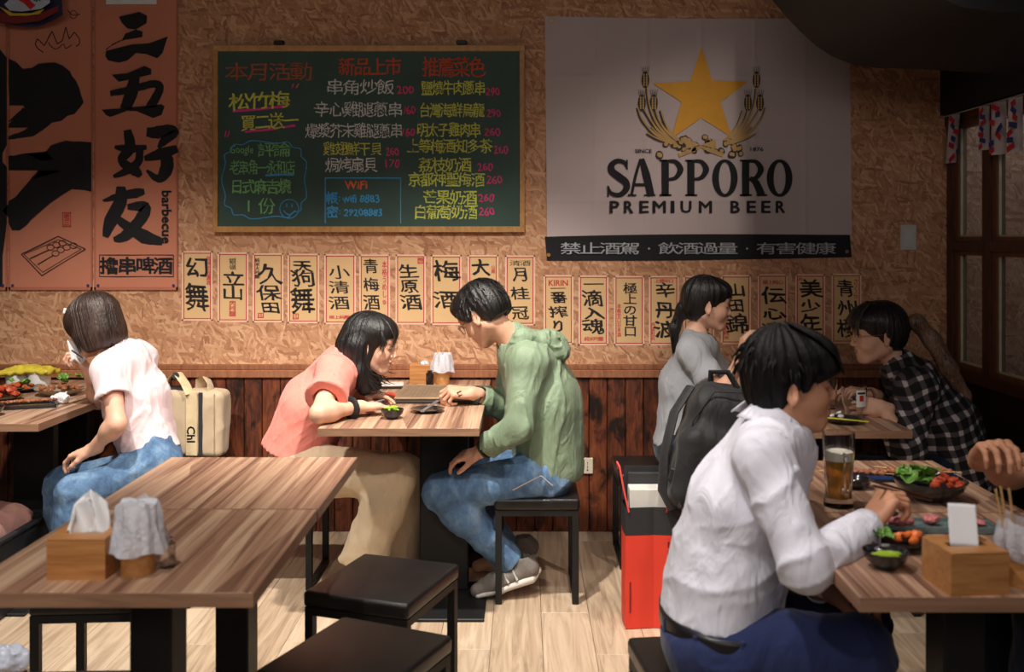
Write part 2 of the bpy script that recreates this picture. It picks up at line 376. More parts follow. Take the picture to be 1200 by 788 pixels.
# ================================================================ wall print helpers
def txt_mesh_raw(s):
    c = bpy.data.curves.new('t', 'FONT'); c.body = s; c.size = 1; c.resolution_u = 2
    o = bpy.data.objects.new('t', c); C.objects.link(o)
    me = bpy.data.meshes.new_from_object(o.evaluated_get(bpy.context.evaluated_depsgraph_get()))
    v = [tuple(q.co) for q in me.vertices]; f = [tuple(p.vertices) for p in me.polygons]
    bpy.data.objects.remove(o); bpy.data.curves.remove(c); bpy.data.meshes.remove(me)
    return v, f
GL = {}
def glyph(s):
    if s not in GL:
        GL[s] = txt_mesh_raw(s)
    return GL[s]
_r = glyph('国')[0]
EM = (min(v[0] for v in _r), max(v[0] for v in _r), min(v[1] for v in _r), max(v[1] for v in _r))
class Print:
    """flat print on a plane at depth y=Y facing the camera side, drawn in photograph pixels of that plane"""
    def __init__(s, Y): s.Y = Y; s.v = []; s.f = []; s.n = 0
    def q(s, x, y, dz=0): p = P(x, y, WY-.0); return (p.x, s.Y-dz, p.z)
    def poly(s, pts, dz=None):
        s.n += 1
        dz = (s.n % 7)*.00002 if dz is None else dz
        b = len(s.v); s.v += [s.q(x, y, dz) for x, y in pts]; s.f.append(tuple(range(b, b+len(pts))))
    def glyphs(s, st, x0, x1, y0, y1, bold=0, rough=0, shear=0, whole=False, vert=False, rot=0, tilt=0, seed=0):
        rr = random.Random(seed+len(st)*13+ord(st[0]))
        items = [st] if whole else list(st)
        N = len(items)
        for i, ch in enumerate(items):
            if ch == ' ': continue
            v, f = glyph(ch)
            if not v: continue
            if whole or ord(ch[0]) < 0x2000:
                e = (min(a[0] for a in v), max(a[0] for a in v), min(a[1] for a in v), max(a[1] for a in v))
            else: e = EM
            if vert: a0, a1, b0, b1 = x0, x1, y0+(y1-y0)*i/N, y0+(y1-y0)*(i+.93)/N
            else: a0, a1, b0, b1 = x0+(x1-x0)*i/N, x0+(x1-x0)*(i+.93)/N, y0, y1
            jx = rough*rr.uniform(-.6, .6); jy = rough*rr.uniform(-.6, .6); sd = rr.uniform(0, 50)
            cx, cy = (a0+a1)/2, (b0+b1)/2
            W = max(e[1]-e[0], 1e-3); H = max(e[3]-e[2], 1e-3)
            pts = []
            for (x, y, z) in v:
                u = (x-e[0])/W-.5; t = (y-e[2])/H-.5
                if rot == 90: u, t = t, -u
                px = cx+u*(a1-a0)+shear*t*(a1-a0)*-1*-1+jx; py = cy-t*(b1-b0)+jy
                if rough:
                    k = rough*.9
                    px += k*math.sin(sd+py*.55+px*.21); py += k*math.sin(sd*2+px*.5-py*.2)
                    px += k*.35*math.sin(sd+py*2.1); py += k*.35*math.sin(sd+px*1.9)
                py += tilt*(px-x0)
                pts.append((px, py))
            offs = [(0, 0)] if not bold else [(bold*math.cos(a), bold*math.sin(a)*.8) for a in (0, PI/3, 2*PI/3, PI, 4*PI/3, 5*PI/3)]
            for ox, oy in offs:
                s.n += 1; dz = (s.n % 9)*.00002
                b = len(s.v); s.v += [s.q(x+ox, y+oy, dz) for x, y in pts]
                s.f += [tuple(k+b for k in ff) for ff in f]
    def stroke(s, pts, ws, rough=0):
        n = len(pts)
        if isinstance(ws, (int, float)): ws = [ws]*n
        # resample
        P2 = []; W2 = []
        for i in range(n-1):
            k = 6
            for j in range(k):
                t = j/k
                p0 = pts[max(i-1, 0)]; p1 = pts[i]; p2 = pts[i+1]; p3 = pts[min(i+2, n-1)]
                P2.append(tuple(.5*((2*p1[a])+(-p0[a]+p2[a])*t+(2*p0[a]-5*p1[a]+4*p2[a]-p3[a])*t*t+(-p0[a]+3*p1[a]-3*p2[a]+p3[a])*t**3) for a in (0, 1)))
                W2.append(ws[i]*(1-t)+ws[i+1]*t)
        P2.append(pts[-1]); W2.append(ws[-1])
        s.n += 1; dz = (s.n % 9)*.00002
        b = len(s.v)
        for i, (x, y) in enumerate(P2):
            a = P2[max(i-1, 0)]; c = P2[min(i+1, len(P2)-1)]
            dx, dy = c[0]-a[0], c[1]-a[1]; l = math.hypot(dx, dy) or 1
            nx, ny = -dy/l, dx/l; w_ = W2[i]/2
            r1 = rng.uniform(-rough, rough); r2 = rng.uniform(-rough, rough)
            s.v.append(s.q(x+nx*(w_+r1), y+ny*(w_+r1), dz)); s.v.append(s.q(x-nx*(w_+r2), y-ny*(w_+r2), dz))
        for i in range(len(P2)-1): s.f.append((b+2*i, b+2*i+1, b+2*i+3, b+2*i+2))
    def ring(s, cx, cy, rx, ry, w_, n=36):
        pts = [(cx+rx*math.cos(2*PI*i/n), cy+ry*math.sin(2*PI*i/n)) for i in range(n+1)]
        for a, b in zip(pts, pts[1:]):
            k = 1-w_/min(rx, ry) if min(rx, ry) > 0 else 0
            s.poly([a, b, (cx+(b[0]-cx)*(1-w_/rx), cy+(b[1]-cy)*(1-w_/ry)), (cx+(a[0]-cx)*(1-w_/rx), cy+(a[1]-cy)*(1-w_/ry))], 0)
    def disc(s, cx, cy, rx, ry, n=14, rot=0):
        s.poly([(cx+rx*math.cos(2*PI*i/n)*math.cos(rot)-ry*math.sin(2*PI*i/n)*math.sin(rot), cy+rx*math.cos(2*PI*i/n)*math.sin(rot)+ry*math.sin(2*PI*i/n)*math.cos(rot)) for i in range(n)])
    def build(s, name, m, parent):
        me = bpy.data.meshes.new(name); me.from_pydata(s.v, [], s.f); me.materials.append(m); me.update()
        return link(name, me, parent, world=True)
def px_box(x0, x1, y0, y1, d0, d1, bev=0):
    """box on the back wall plane, d = distance in front of the wall"""
    a = P(x0, y0, WY); b = P(x1, y1, WY)
    return MB().bx(a.x, b.x, WY-d1, WY-d0, b.z, a.z, bev)
# ---------------------------------------------------------------- chalkboard
cb = thing('chalkboard', 'green chalkboard menu in a pale wood frame on the back wall', 'chalkboard', tuple(P(433, 163, WY)))
part('writing_surface', px_box(254, 612, 57, 270, .004, .018), M('green_board', sr(54, 80, 70), .6, 0, .12, 6), cb, world=True)
FW = plank_mat('pine_frame', [(.3, sr(176, 122, 62)), (.6, sr(200, 148, 84)), (.8, sr(214, 166, 104))], 30, 12, 'z', .5)
for n_, b_ in (('frame_rail', (251, 615, 54, 61)), ('frame_rail', (251, 615, 265.5, 272.5)), ('frame_stile', (251, 257, 61, 266)), ('frame_stile', (609, 615, 61, 266))):
    part(n_, px_box(*b_, .0, .028, .002), FW, cb, world=True)
def chalk(name, c): return M('chalk_'+name, c, .95, 0, .3, 160)
CH = {'w': chalk('white', sr(224, 226, 222)), 'y': chalk('yellow_green', sr(214, 218, 96)), 'r': chalk('red', sr(206, 84, 52)), 'p': chalk('pink', sr(232, 70, 130)),
      'g': chalk('green', sr(126, 190, 120)), 'b': chalk('blue', sr(70, 160, 214)), 'd': chalk('faded_red', sr(176, 96, 68)), 'k': chalk('bright_pink', sr(238, 66, 160)), 'o': chalk('orange', sr(226, 110, 66))}
pr = {k: Print(WY-.0185) for k in CH}
H = 7.6
def line(k, s, x0, x1, yc, h=H, tilt=0, bold=0, rough=.6, whole=False): pr[k].glyphs(s, x0, x1, yc-h, yc+h, bold, rough, whole=whole, tilt=tilt)
line('d', '本月活動', 267, 368, 85, 10); line('y', '松竹梅', 271, 341, 121, 9, -.05, .35); line('y', '買二送一', 284, 351, 145, 9, -.06, .3)
pr['k'].stroke([(274, 131), (305, 128.5), (336, 125)], 2.6, .2); pr['k'].stroke([(288, 155), (318, 152), (347, 147.5)], 2.4, .2)
for a, b in (((345, 99), (343, 104)), ((351, 99), (348, 104)), ((266, 154), (265, 161)), ((270, 154), (268, 161))): pr['p'].stroke([a, b], 1.3, .1)
line('g', 'Google', 271, 300, 177, 6, whole=True, rough=.3); line('g', '評論', 304, 342, 176, 8); line('g', '老串角一永和店', 271, 347, 197, 8); line('g', '日式麻吉燒', 272, 342, 219, 8, bold=.3)
line('g', '1', 291, 293, 242, 7, whole=True); line('g', '份', 305, 323, 242, 9)
pr['b'].stroke([(312, 206), (330, 205), (345, 205)], 2.6, .2)
pr['b'].ring(340, 245, 11.5, 11.5, 1.0); pr['b'].stroke([(333, 247), (340, 252), (347, 247)], 1.1); pr['b'].stroke([(337, 239), (337, 243)], 1.2); pr['b'].stroke([(343, 239), (343, 243)], 1.2)
cl = []
for i in range(26):
    a = 2*PI*i/26; k = 1 if i % 2 else .93
    cl.append((311+50*k*math.copysign(abs(math.cos(a))**.6, math.cos(a)), 211+46*k*math.copysign(abs(math.sin(a))**.6, math.sin(a))))
pr['b'].stroke(cl+[cl[0]], 1.0, .1)
line('r', '新品上市', 399, 471, 79, 10, bold=.15)
for t, x0, x1, yc, k in (('串角炒飯', 384, 463, 103, 'w'), ('辛心雞腿蔥串', 370, 473, 129, 'w'), ('爆漿芥末雞腿蔥串', 360, 473, 154, 'w'), ('雞翅鮮干貝', 381, 449, 175, 'y'), ('焗烤扇貝', 383, 443, 194, 'w')):
    line(k, t, x0, x1, yc, 8.2 if k == 'w' else 7.5)
for t, x0, x1, yc in (('200', 466, 487, 106), ('/60', 473, 488, 130), ('/60', 471, 488, 156), ('260', 453, 469, 178), ('170', 453, 470, 192)):
    line('p', t, x0, x1, yc, 4.6, whole=True, bold=.2)
line('o', 'WiFi', 405, 433, 217, 4.6, whole=True, bold=.3)
pr['b'].stroke([(382, 209), (470, 209)], 1.2); pr['b'].stroke([(382, 209), (382, 262)], 1.2); pr['b'].stroke([(470, 209), (470, 262)], .9)
line('b', '帳', 384, 397, 233, 6.5, bold=.25); line('b', 'wifi 8883', 402, 448, 233, 4.5, whole=True, bold=.25); line('b', '密', 384, 397, 249, 6.5, bold=.25); line('b', '29208883', 404, 452, 249, 4, whole=True, bold=.25)
line('b', ':', 398, 400, 233, 2.5, whole=True); line('b', ':', 398, 400, 249, 2.5, whole=True)
line('r', '推薦菜色', 497, 569, 80, 11, bold=.15)
for t, x0, x1, yc, n_, a0, a1, y2 in (('鹽燒牛肉蔥串', 495, 569, 104, '290', 570, 587, 108), ('台灣海鮮烏龍', 492, 568, 130, '290', 571, 588, 133), ('明太子雞肉串', 490, 564, 153, '260', 568, 588, 155), ('上等梅酒知多茶', 478, 577, 172, '260', 579, 597, 176), ('荔枝奶酒', 492, 553, 194, '260', 560, 579, 196), ('京都神聖梅酒', 479, 568, 211, '260', 571, 590, 211), ('芒果奶酒', 497, 559, 232, '260', 561, 581, 232), ('白葡萄奶酒', 486, 560, 249, '260', 562, 581, 248)):
    line('y', t, x0, x1, yc, 7.8, bold=.15); line('p', n_, a0, a1, y2, 4.6, whole=True, bold=.15)
for k, p_ in pr.items():
    o = p_.build('chalk_writing', CH[k], cb); o['kind'] = 'stuff'
for hx_ in (327, 541): part('hanging_hook', MB().box(P(hx_, 50, WY-.02), (.05, .02, .02), None, .004), M('dark_steel', (.02, .02, .022), .4, .6), cb, world=True)
# ---------------------------------------------------------------- menu strips
PAPER = M('cream_paper', sr(222, 184, 134), .85, 0, .05, 5); REDI = M('red_ink', sr(196, 62, 66), .85, 0, .1); EDGE = M('pale_pink_edge', sr(240, 200, 176), .85, 0, .04)
SUMI = M('sumi_ink', sr(38, 34, 34), .85, 0, .1)
rowA = [(213, 249, 294.5, 376), (255, 291, 296, 377.5), (296, 332, 297, 378), (337, 374, 297.5, 379), (380, 417, 298, 380), (421, 457, 298.5, 380.5), (463.5, 499, 298.5, 380.5), (505, 541, 299, 381), (548, 584, 299, 381), (592, 627, 299.5, 381.5)]
rowB = [(637, 672, 322.5, 404), (678, 713, 323, 405), (719.5, 755, 323.5, 405), (760.5, 795.5, 323.5, 405), (801, 837, 323.5, 404.5), (845, 880, 322.5, 403.5), (888, 923, 321.5, 403), (932, 967, 321.5, 403), (974.5, 1009.5, 321, 402.5)]
txA = [[('幻', 6, 30, 8, 32, 1), ('舞', 6, 30, 39, 72, 1)], [('立山', 7, 29, 24, 56, 1.2), ('銀嶺', 14, 21, 7, 21, .2)], [('久', 8, 32, 14, 38, 1), ('保', 6, 31, 38, 56, .8), ('田', 11, 31, 58, 71, .9)], [('天', 8, 27, 8, 22, 1), ('狗', 6, 31, 20, 40, .9), ('舞', 5, 29, 41, 72, .9)],
       [('小', 7, 28, 14, 30, .5), ('清', 7, 28, 32, 47, .5), ('酒', 7, 28, 50, 66, .5)], [('青', 6, 21, 6, 23, .6), ('梅', 6, 22, 28, 44, .6), ('酒', 6, 23, 48, 66, .7)], [('生', 5, 26, 12, 28, .9), ('原', 7, 25, 30, 46, .8), ('酒', 7, 29, 48, 66, .8)], [('梅', 5, 32, 8, 32, 1), ('酒', 5, 32, 43, 64, .9)],
       [('大', 6, 25, 6, 25, 1.4), ('吟', 7, 25, 30, 50, 1), ('醸', 7, 25, 54, 74, .8)], [('月', 10, 26, 15, 31, .8), ('桂', 8, 27, 38, 53, .7), ('冠', 9, 26, 60, 76, .7), ('清酒', 6, 30, 6, 12, .1)]]
txB = [[('一', 9, 26, 14, 18, .9), ('番', 9, 26, 20, 34, .8), ('搾', 8, 27, 37, 51, .8), ('り', 10, 25, 53, 68, 1.2)], [('一', 8, 28, 5, 15, 1.2), ('滴', 6, 28, 18, 37, .9), ('入', 7, 28, 38, 52, 1), ('魂', 6, 28, 52, 70, .9)], [('極上の甘口', 12, 26, 9, 72, .6)], [('辛', 9, 29, 9, 27, 1), ('丹', 9, 29, 31, 50, 1.1), ('波', 8, 31, 54, 74, 1)],
       [('越', 8, 28, 10, 28, .9), ('乃', 8, 28, 32, 50, .9), ('寒', 8, 28, 54, 72, .9)], [('山', 8, 27, 10, 26, .8), ('田', 9, 26, 29, 44, .9), ('錦', 6, 30, 47, 70, .9)], [('伝', 6, 31, 16, 36, .9), ('心', 7, 31, 40, 54, 1.1), ('凛', 7, 30, 57, 76, .7)], [('美', 7, 30, 8, 29, 1.2), ('少', 8, 29, 31, 46, 1.1), ('年', 8, 29, 48, 74, 1)], [('青', 8, 25, 8, 28, .8), ('州', 8, 30, 32, 50, .8), ('桜', 8, 30, 54, 76, .8)]]
redA = [[('信州北信濃酒', 29, 33, 6, 40)], [('大吟醸', 14, 21, 57, 75, 'box')], [('純米大吟醸', 3, 8, 6, 30, 'k'), ('印', 6, 13, 70, 76, 'box')], [('印', 6, 13, 70, 77, 'box')], [('極上純醸', 6, 30, 72, 76, 'h')], [('本格うめしゅ', 27, 32, 8, 60)], [('蔵元', 26, 33, 4, 11, 'box')], [], [('山廃', 28, 32, 12, 22)], []]
redB = [[('KIRIN', 6, 30, 6, 12.5, 'w')], [('純米吟醸', 7, 29, 72, 77, 'h')], [('本格甘口日本酒', 4, 8, 33, 72)], [('上撰辛口', 7, 29, 4, 8, 'h'), ('丹波杜氏', 3, 7, 55, 76)], [('吟醸', 4, 9, 8, 20)], [('特別純米', 3, 9, 56, 76)], [('極上純心', 6, 30, 7, 12, 'h')], [('吟', 4, 8, 4, 9)], [('さくら', 26, 31, 6, 30)]]
ordn = ['first', 'second', 'third', 'fourth', 'fifth', 'sixth', 'seventh', 'eighth', 'ninth', 'tenth']
def strip(b, tx, rd, label, seed):
    x0, x1, y0, y1 = b
    Y = WY-.0012
    t = thing('menu_strip', label, 'paper sign', tuple(P((x0+x1)/2, (y0+y1)/2, WY)), group='paper drink strips pinned along the wall')
    part('paper', px_box(x0, x1, y0, y1, .0002, .001), PAPER, t, world=True)
    e = Print(WY-.00115)
    for q in ((x0, x1, y0, y0+1.6), (x0, x1, y1-1.6, y1), (x0, x0+1.6, y0, y1), (x1-1.6, x1, y0, y1)): e.poly([(q[0], q[2]), (q[1], q[2]), (q[1], q[3]), (q[0], q[3])], 0)
    e.build('pale_margin', EDGE, t)
    r = Print(WY-.00125); a = 1.9
    for q in ((x0+a, x1-a, y0+a, y0+a+1.1), (x0+a, x1-a, y1-a-1.1, y1-a), (x0+a, x0+a+1.1, y0+a, y1-a), (x1-a-1.1, x1-a, y0+a, y1-a)): r.poly([(q[0], q[2]), (q[1], q[2]), (q[1], q[3]), (q[0], q[3])], 0)
    ln = Print(WY-.0013)
    for i, (s, a0, a1, b0, b1, bold) in enumerate(tx):
        n = len(s); horiz = n > 1 and (a1-a0) > (b1-b0)
        ln.glyphs(s, x0+a0, x0+a1, y0+b0, y0+b1, bold*.5, .7 if bold > .7 else .25, shear=.0 if n > 1 else -.12, vert=not horiz, seed=seed)
    for q in rd:
        k = q[5] if len(q) > 5 else 'v'
        tgt = ln if k == 'k' else r
        if k == 'box':
            for e4 in ((q[1], q[2], q[3], q[3]+1), (q[1], q[2], q[4]-1, q[4]), (q[1], q[1]+1, q[3], q[4]), (q[2]-1, q[2], q[3], q[4])):
                r.poly([(x0+e4[0], y0+e4[2]), (x0+e4[1], y0+e4[2]), (x0+e4[1], y0+e4[3]), (x0+e4[0], y0+e4[3])], 0)
        if k == 'w': tgt.glyphs(q[0], x0+q[1], x0+q[2], y0+q[3], y0+q[4], .3, 0, whole=True)
        else: tgt.glyphs(q[0], x0+q[1], x0+q[2], y0+q[3], y0+q[4], .15, 0, vert=k != 'h')
    r.build('red_printing', REDI, t); ln.build('brush_lettering', SUMI, t)
for i, b in enumerate(rowA): strip(b, txA[i], redA[i], 'cream red-bordered paper strip, %s from the left in the row below the chalkboard' % ordn[i], i)
for i, b in enumerate(rowB): strip(b, txB[i], redB[i], 'cream red-bordered paper strip, %s from the left in the row below the beer banner' % ordn[i], 20+i)
# ---------------------------------------------------------------- beer banner
bb = thing('beer_banner', 'white cloth beer banner with gold star and black lettering on the back wall', 'banner', tuple(P(819, 160, WY)))
CLO = M('white_banner_cloth', sr(200, 184, 183), .75, 0, .04, 3, sheen=.1)
BCL = M('black_banner_cloth', sr(22, 22, 26), .75, 0, .1)
def crease(x, y):
    d = -.004
    for cx in (697, 757, 821, 884, 943): d += .0040*math.exp(-((x-cx)/1.6)**2)
    for cy in (90, 163, 235): d += .0030*math.exp(-((y-cy)/1.6)**2)
    return d+.0015*math.sin(x*.035+y*.02)+.0012*math.sin(y*.05-x*.012)
def bn(u, v, y0, y1):
    x = 641+357*u + (-2.5+2.5*v); y = y0(u)+(y1(u)-y0(u))*v
    p = P(x, y, WY); return (p.x, WY-.008-crease(x, y), p.z)
part('cloth', MB().grid(lambda u, v: bn(u, v, lambda u: 19+2*u+2*math.sin(u*PI), lambda u: 277.5-1.5*math.sin(u*PI*1.2)+ -3*u), 150, 110), CLO, bb, smooth=True, world=True)
part('black_band', MB().grid(lambda u, v: bn(u, v, lambda u: 277.5-1.5*math.sin(u*PI*1.2)-3*u, lambda u: 305.5+1.5*math.sin(u*PI)-4*u), 60, 8), BCL, bb, smooth=True, world=True)
BY = WY-.0112
g = Print(BY); g.glyphs('禁止酒駕 飲酒過量 有害健康', 658, 979, 285, 298, .1, 0)
for dx_ in (658+321*4.46/14, 658+321*9.46/14): g.disc(dx_, 291.5, 1.2, 1.2)
# re-space middle dots handled by glyph cells
g.build('warning_lettering', M('silver_print', sr(176, 178, 184), .6), bb)
st = Print(BY)
sp = [(822, 55), (834, 94.5), (876, 96.5), (843.8, 120), (857, 161), (821.3, 138.5), (786.5, 162), (798.5, 120), (765, 98), (808.5, 96)]
for i in range(10): st.poly([sp[i], sp[(i+1) % 10], (821, 110)], 0)
st.build('gold_star', M('gold_print', sr(226, 160, 30), .6, 0, .06), bb)
wt = Print(BY-.0002); wg = Print(BY-.0001)
for sgn in (1, -1):
    X = lambda x: x if sgn == 1 else 1642-x
    for (a, b, c, d) in (((757, 104), (760, 125), (770, 148), (786, 166)), ((754, 130), (760, 140), (772, 156), (790, 168)), ((767, 130), (771, 142), (780, 155), (792, 166)), ((746, 127), (752, 142), (766, 158), (786, 170)), ((773, 130), (778, 145), (786, 158), (795, 166)), ((757, 157), (768, 163), (780, 167), (792, 170)), ((762, 150), (770, 158), (782, 166), (792, 170))):
        wt.stroke([(X(q[0]), q[1]) for q in (a, b, c, d)], [2.2, 2.6, 2.6, 1.5]); wg.stroke([(X(q[0])+1, q[1]-1) for q in (a, b, c, d)], [1.2, 1.6, 2.8, 2.5])
    for (cx, cy) in ((756, 94), (752, 121), (766, 121)):
        wt.disc(X(cx), cy, 4.6, 10, rot=0)
        for k in range(5):
            wg.disc(X(cx)-1.6, cy-6+k*3, 1.0, 1.5); wg.disc(X(cx)+1.6, cy-6+k*3, 1.0, 1.5)
        for k in (-3, -1.5, 0, 1.5, 3): wt.stroke([(X(cx)+k*.8, cy-6), (X(cx)+k*1.5, cy-16)], [.7, .3])
rr = random.Random(3)
for i in range(34):
    x = rr.uniform(772, 870); y = 172+rr.uniform(-8, 8)-3*math.cos((x-821)/16)
    wt.disc(x, y, rr.uniform(3, 5.5), rr.uniform(2.5, 4.5), rot=rr.uniform(0, 3)); wg.disc(x+.3, y-.3, rr.uniform(1.8, 3.6), rr.uniform(1.6, 2.8), rot=rr.uniform(0, 3))
for s_ in (1, -1): wg.poly([(821, 170), (821+s_*17, 164), (821+s_*18, 175)]); wg.stroke([(821, 172), (821+s_*14, 178), (821+s_*26, 182)], [3, 4, 5])
wt.build('wheat_outline', M('dark_brown_print', sr(58, 46, 38), .7), bb)
o = wg.build('wheat_fill', M('tan_print', sr(196, 158, 100), .7), bb); o.location.y -= .0004
L = Print(BY)
def slab(x0, x1, y0, y1): L.poly([(x0, y0), (x1, y0), (x1, y1), (x0, y1)], 0)
T0, B0 = 187.5, 230
def letP(x):
    slab(x+2.5, x+11, T0, B0); slab(x, x+14, B0-2.2, B0); slab(x, x+10, T0, T0+2)
    L.stroke([(x+9, T0+1.6), (x+19, T0+2.6), (x+24.5, T0+11.5), (x+19, T0+21), (x+10, T0+23)], [3, 5, 7.5, 5, 3])
def letO(x): 
    n = 32
    for i in range(n):
        a, b = 2*PI*i/n, 2*PI*(i+1)/n
        o_ = lambda t: (x+15+15*math.cos(t), 209+22*math.sin(t)); i_ = lambda t: (x+15+7*math.cos(t), 209+18.5*math.sin(t))
        L.poly([o_(a), o_(b), i_(b), i_(a)], 0)
L.stroke([(734, 196), (731, 190.5), (723, 189), (716.5, 194), (717, 201), (725, 207.5), (733, 214), (733.5, 222), (726, 228.5), (716, 226.5), (712.5, 219)], [2.5, 4.5, 5.5, 7.5, 8.5, 9, 8.5, 7.5, 5.5, 4.5, 2])
slab(733.5, 735.5, 187.5, 199); slab(711.5, 713.5, 218, 231)
L.stroke([(750.5, 186.5), (745, 205), (739.5, 230)], [3, 3.4, 3.2]); L.stroke([(751.5, 186.5), (757, 205), (762.5, 230)], [6, 9, 9]); slab(744, 759, 215, 218.5); slab(735.5, 745.5, B0-2, B0); slab(754.5, 768, B0-2, B0)
letP(772.5); letP(802.5); letO(834); letP(866.5); L.stroke([(878, 209), (885, 214), (892, 229)], [5, 8, 9]); slab(886, 898.5, B0-2.2, B0); letO(898)
xs_ = [715, 731.5, 749.5, 765, 786, 797.5, 819, 0, 856, 875, 892, 909]
for ch, x in zip('PREMIUM BEER', xs_):
    if ch != ' ':
        wd = {'I': 3.5, 'M': 14.5, 'U': 12}.get(ch, 10)
        L.glyphs(ch, x, x+wd*1.07, 236, 249.5, .65, 0, whole=True)
L.glyphs('SINCE', 744, 765, 175, 179.5, .1, 0, whole=True); L.glyphs('1876', 879, 895, 173, 177.5, .1, 0, whole=True)
L.build('lettering', INK, bb)
gm = M('brass', sr(170, 130, 70), .35, .8)
for x, y in ((646, 24), (643, 299), (993, 295)):
    p = P(x, y, WY-.02); part('eyelet', MB().cyl((p.x, WY-.016, p.z), (p.x, WY-.0105, p.z), .009, .009, 14), gm, bb, world=True)
# ---------------------------------------------------------------- salmon curtain banners at left
SAL = M('salmon_cloth', sr(206, 132, 104), .85, 0, .05, 4, sheen=.2)
HEM = M('salmon_hem', sr(190, 112, 88), .85, 0, .05, 4)
def ban(x0, x1, label, fn):
    t = thing('cloth_banner', label, 'banner', tuple(P((x0+x1)/2, 170, WY)))
    def gf(u, v):
        x = x0+(x1-x0)*u; y = -25+365*v; p = P(x, y, WY)
        return (p.x, WY-.006-.0016*math.sin(u*9+v*2)-.001*math.sin(v*14), p.z)
    part('cloth', MB().grid(gf, 24, 40), SAL, t, smooth=True, world=True)
    h = Print(WY-.0092)
    for q in ((x0, x0+2, -25, 340), (x1-2, x1, -25, 340), (x0, x1, 336.5, 340)): h.poly([(q[0], q[2]), (q[1], q[2]), (q[1], q[3]), (q[0], q[3])], 0)
    h.build('hem', HEM, t)
    k = Print(WY-.0095); fn(k, t); k.build('ink_print', INK, t)
    for xx in (x0+5, x1-5):
        p = P(xx, 334.5, WY); pn = MB().cyl((p.x, WY-.0090, p.z), (p.x, WY-.015, p.z), .006, .006, 10)
        part('push_pin', pn, M('blue_pin', sr(40, 60, 130), .4), t, world=True)
def f1(k, t):
    k.poly([(-8, 52), (0, 57), (9, 68), (9, 170), (4, 180), (4, 190), (9, 196), (9, 262), (4, 300), (4, 336), (-8, 336)])
def f2(k, t):
    pass
    def fan(pts, c):
        for a, b in zip(pts, pts[1:]+pts[:1]): k.poly([a, b, c])
    fan([(11, 69), (20, 73), (27, 81), (38, 80), (46, 75), (55, 74), (65, 73.5), (74, 77), (83, 84), (85, 89), (90, 95), (94, 104), (96, 112), (99, 120), (95, 126), (88, 134), (80, 136), (73, 142), (62, 144), (50, 148), (28, 124), (12, 124), (11, 100)], (48, 102))
    k.poly([(28, 124), (60, 120), (62, 144), (52, 152), (40, 160), (11, 164), (11, 160), (34, 157), (44, 150), (11, 150), (11, 146), (30, 127)])
    k.stroke([(30, 128), (18, 138), (11, 143)], [5, 3, 1], .3); k.stroke([(45, 148), (25, 158), (11, 162)], [6, 6, 4], .6)
    fan([(11, 184), (30, 180), (55, 178), (60, 171), (68, 168), (78, 165), (86, 166), (95, 166), (108, 167), (108, 225), (100, 223), (85, 222), (75, 228), (60, 238), (54, 243), (46, 250), (37, 258), (32, 264), (24, 270), (15, 270), (11, 262), (11, 236), (24, 228), (40, 210), (54, 192), (40, 192), (11, 200)], (75, 200))
    k.stroke([(11, 188), (35, 186), (62, 182)], [10, 11, 10], .4); k.stroke([(11, 255), (30, 238), (52, 212), (62, 195)], [22, 26, 26, 20], .4)
    fl_ = [(52, 62), (45, 57), (42, 52), (45, 46), (53, 54), (58, 44), (62, 37), (68, 52), (74, 48), (78, 32), (82, 46), (88, 38), (94, 46), (94, 52), (90, 55)]
    [k.stroke([a, b], 1.0) for a, b in zip(fl_, fl_[1:])]; k.stroke([(58, 50), (60, 54), (67, 58), (75, 52), (78, 57), (85, 53)], .8); k.ring(87, 17.5, 4.5, 5, .8); k.stroke([(80, 12), (86, 18), (95, 17)], .9)
    q1 = [(26, 298), (69, 277), (101, 292), (50, 323), (26, 298)]; [k.stroke([a, b], 1.0) for a, b in zip(q1, q1[1:])]; q2 = [(29, 298), (69, 281), (96, 292), (51, 319), (29, 298)]; [k.stroke([a, b], .6) for a, b in zip(q2, q2[1:])]
    for cx, cy in ((60, 290), (67, 287), (74, 285), (66, 297), (72, 293), (79, 290), (87, 288)): k.ring(cx, cy, 4.6, 3.6, .8, 18)
    k.stroke([(36, 303), (58, 293)], 1); k.stroke([(45, 310), (64, 299)], 1)
    r = Print(WY-.0095)
    for q in ((74, 84, 249, 250), (74, 84, 265, 266), (74, 75, 249, 266), (83, 84, 249, 266)): r.poly([(q[0], q[2]), (q[1], q[2]), (q[1], q[3]), (q[0], q[3])], 0)
    r.glyphs('老三', 76, 82, 250.5, 265, .2, 0, vert=True); r.build('seal', REDI, t)
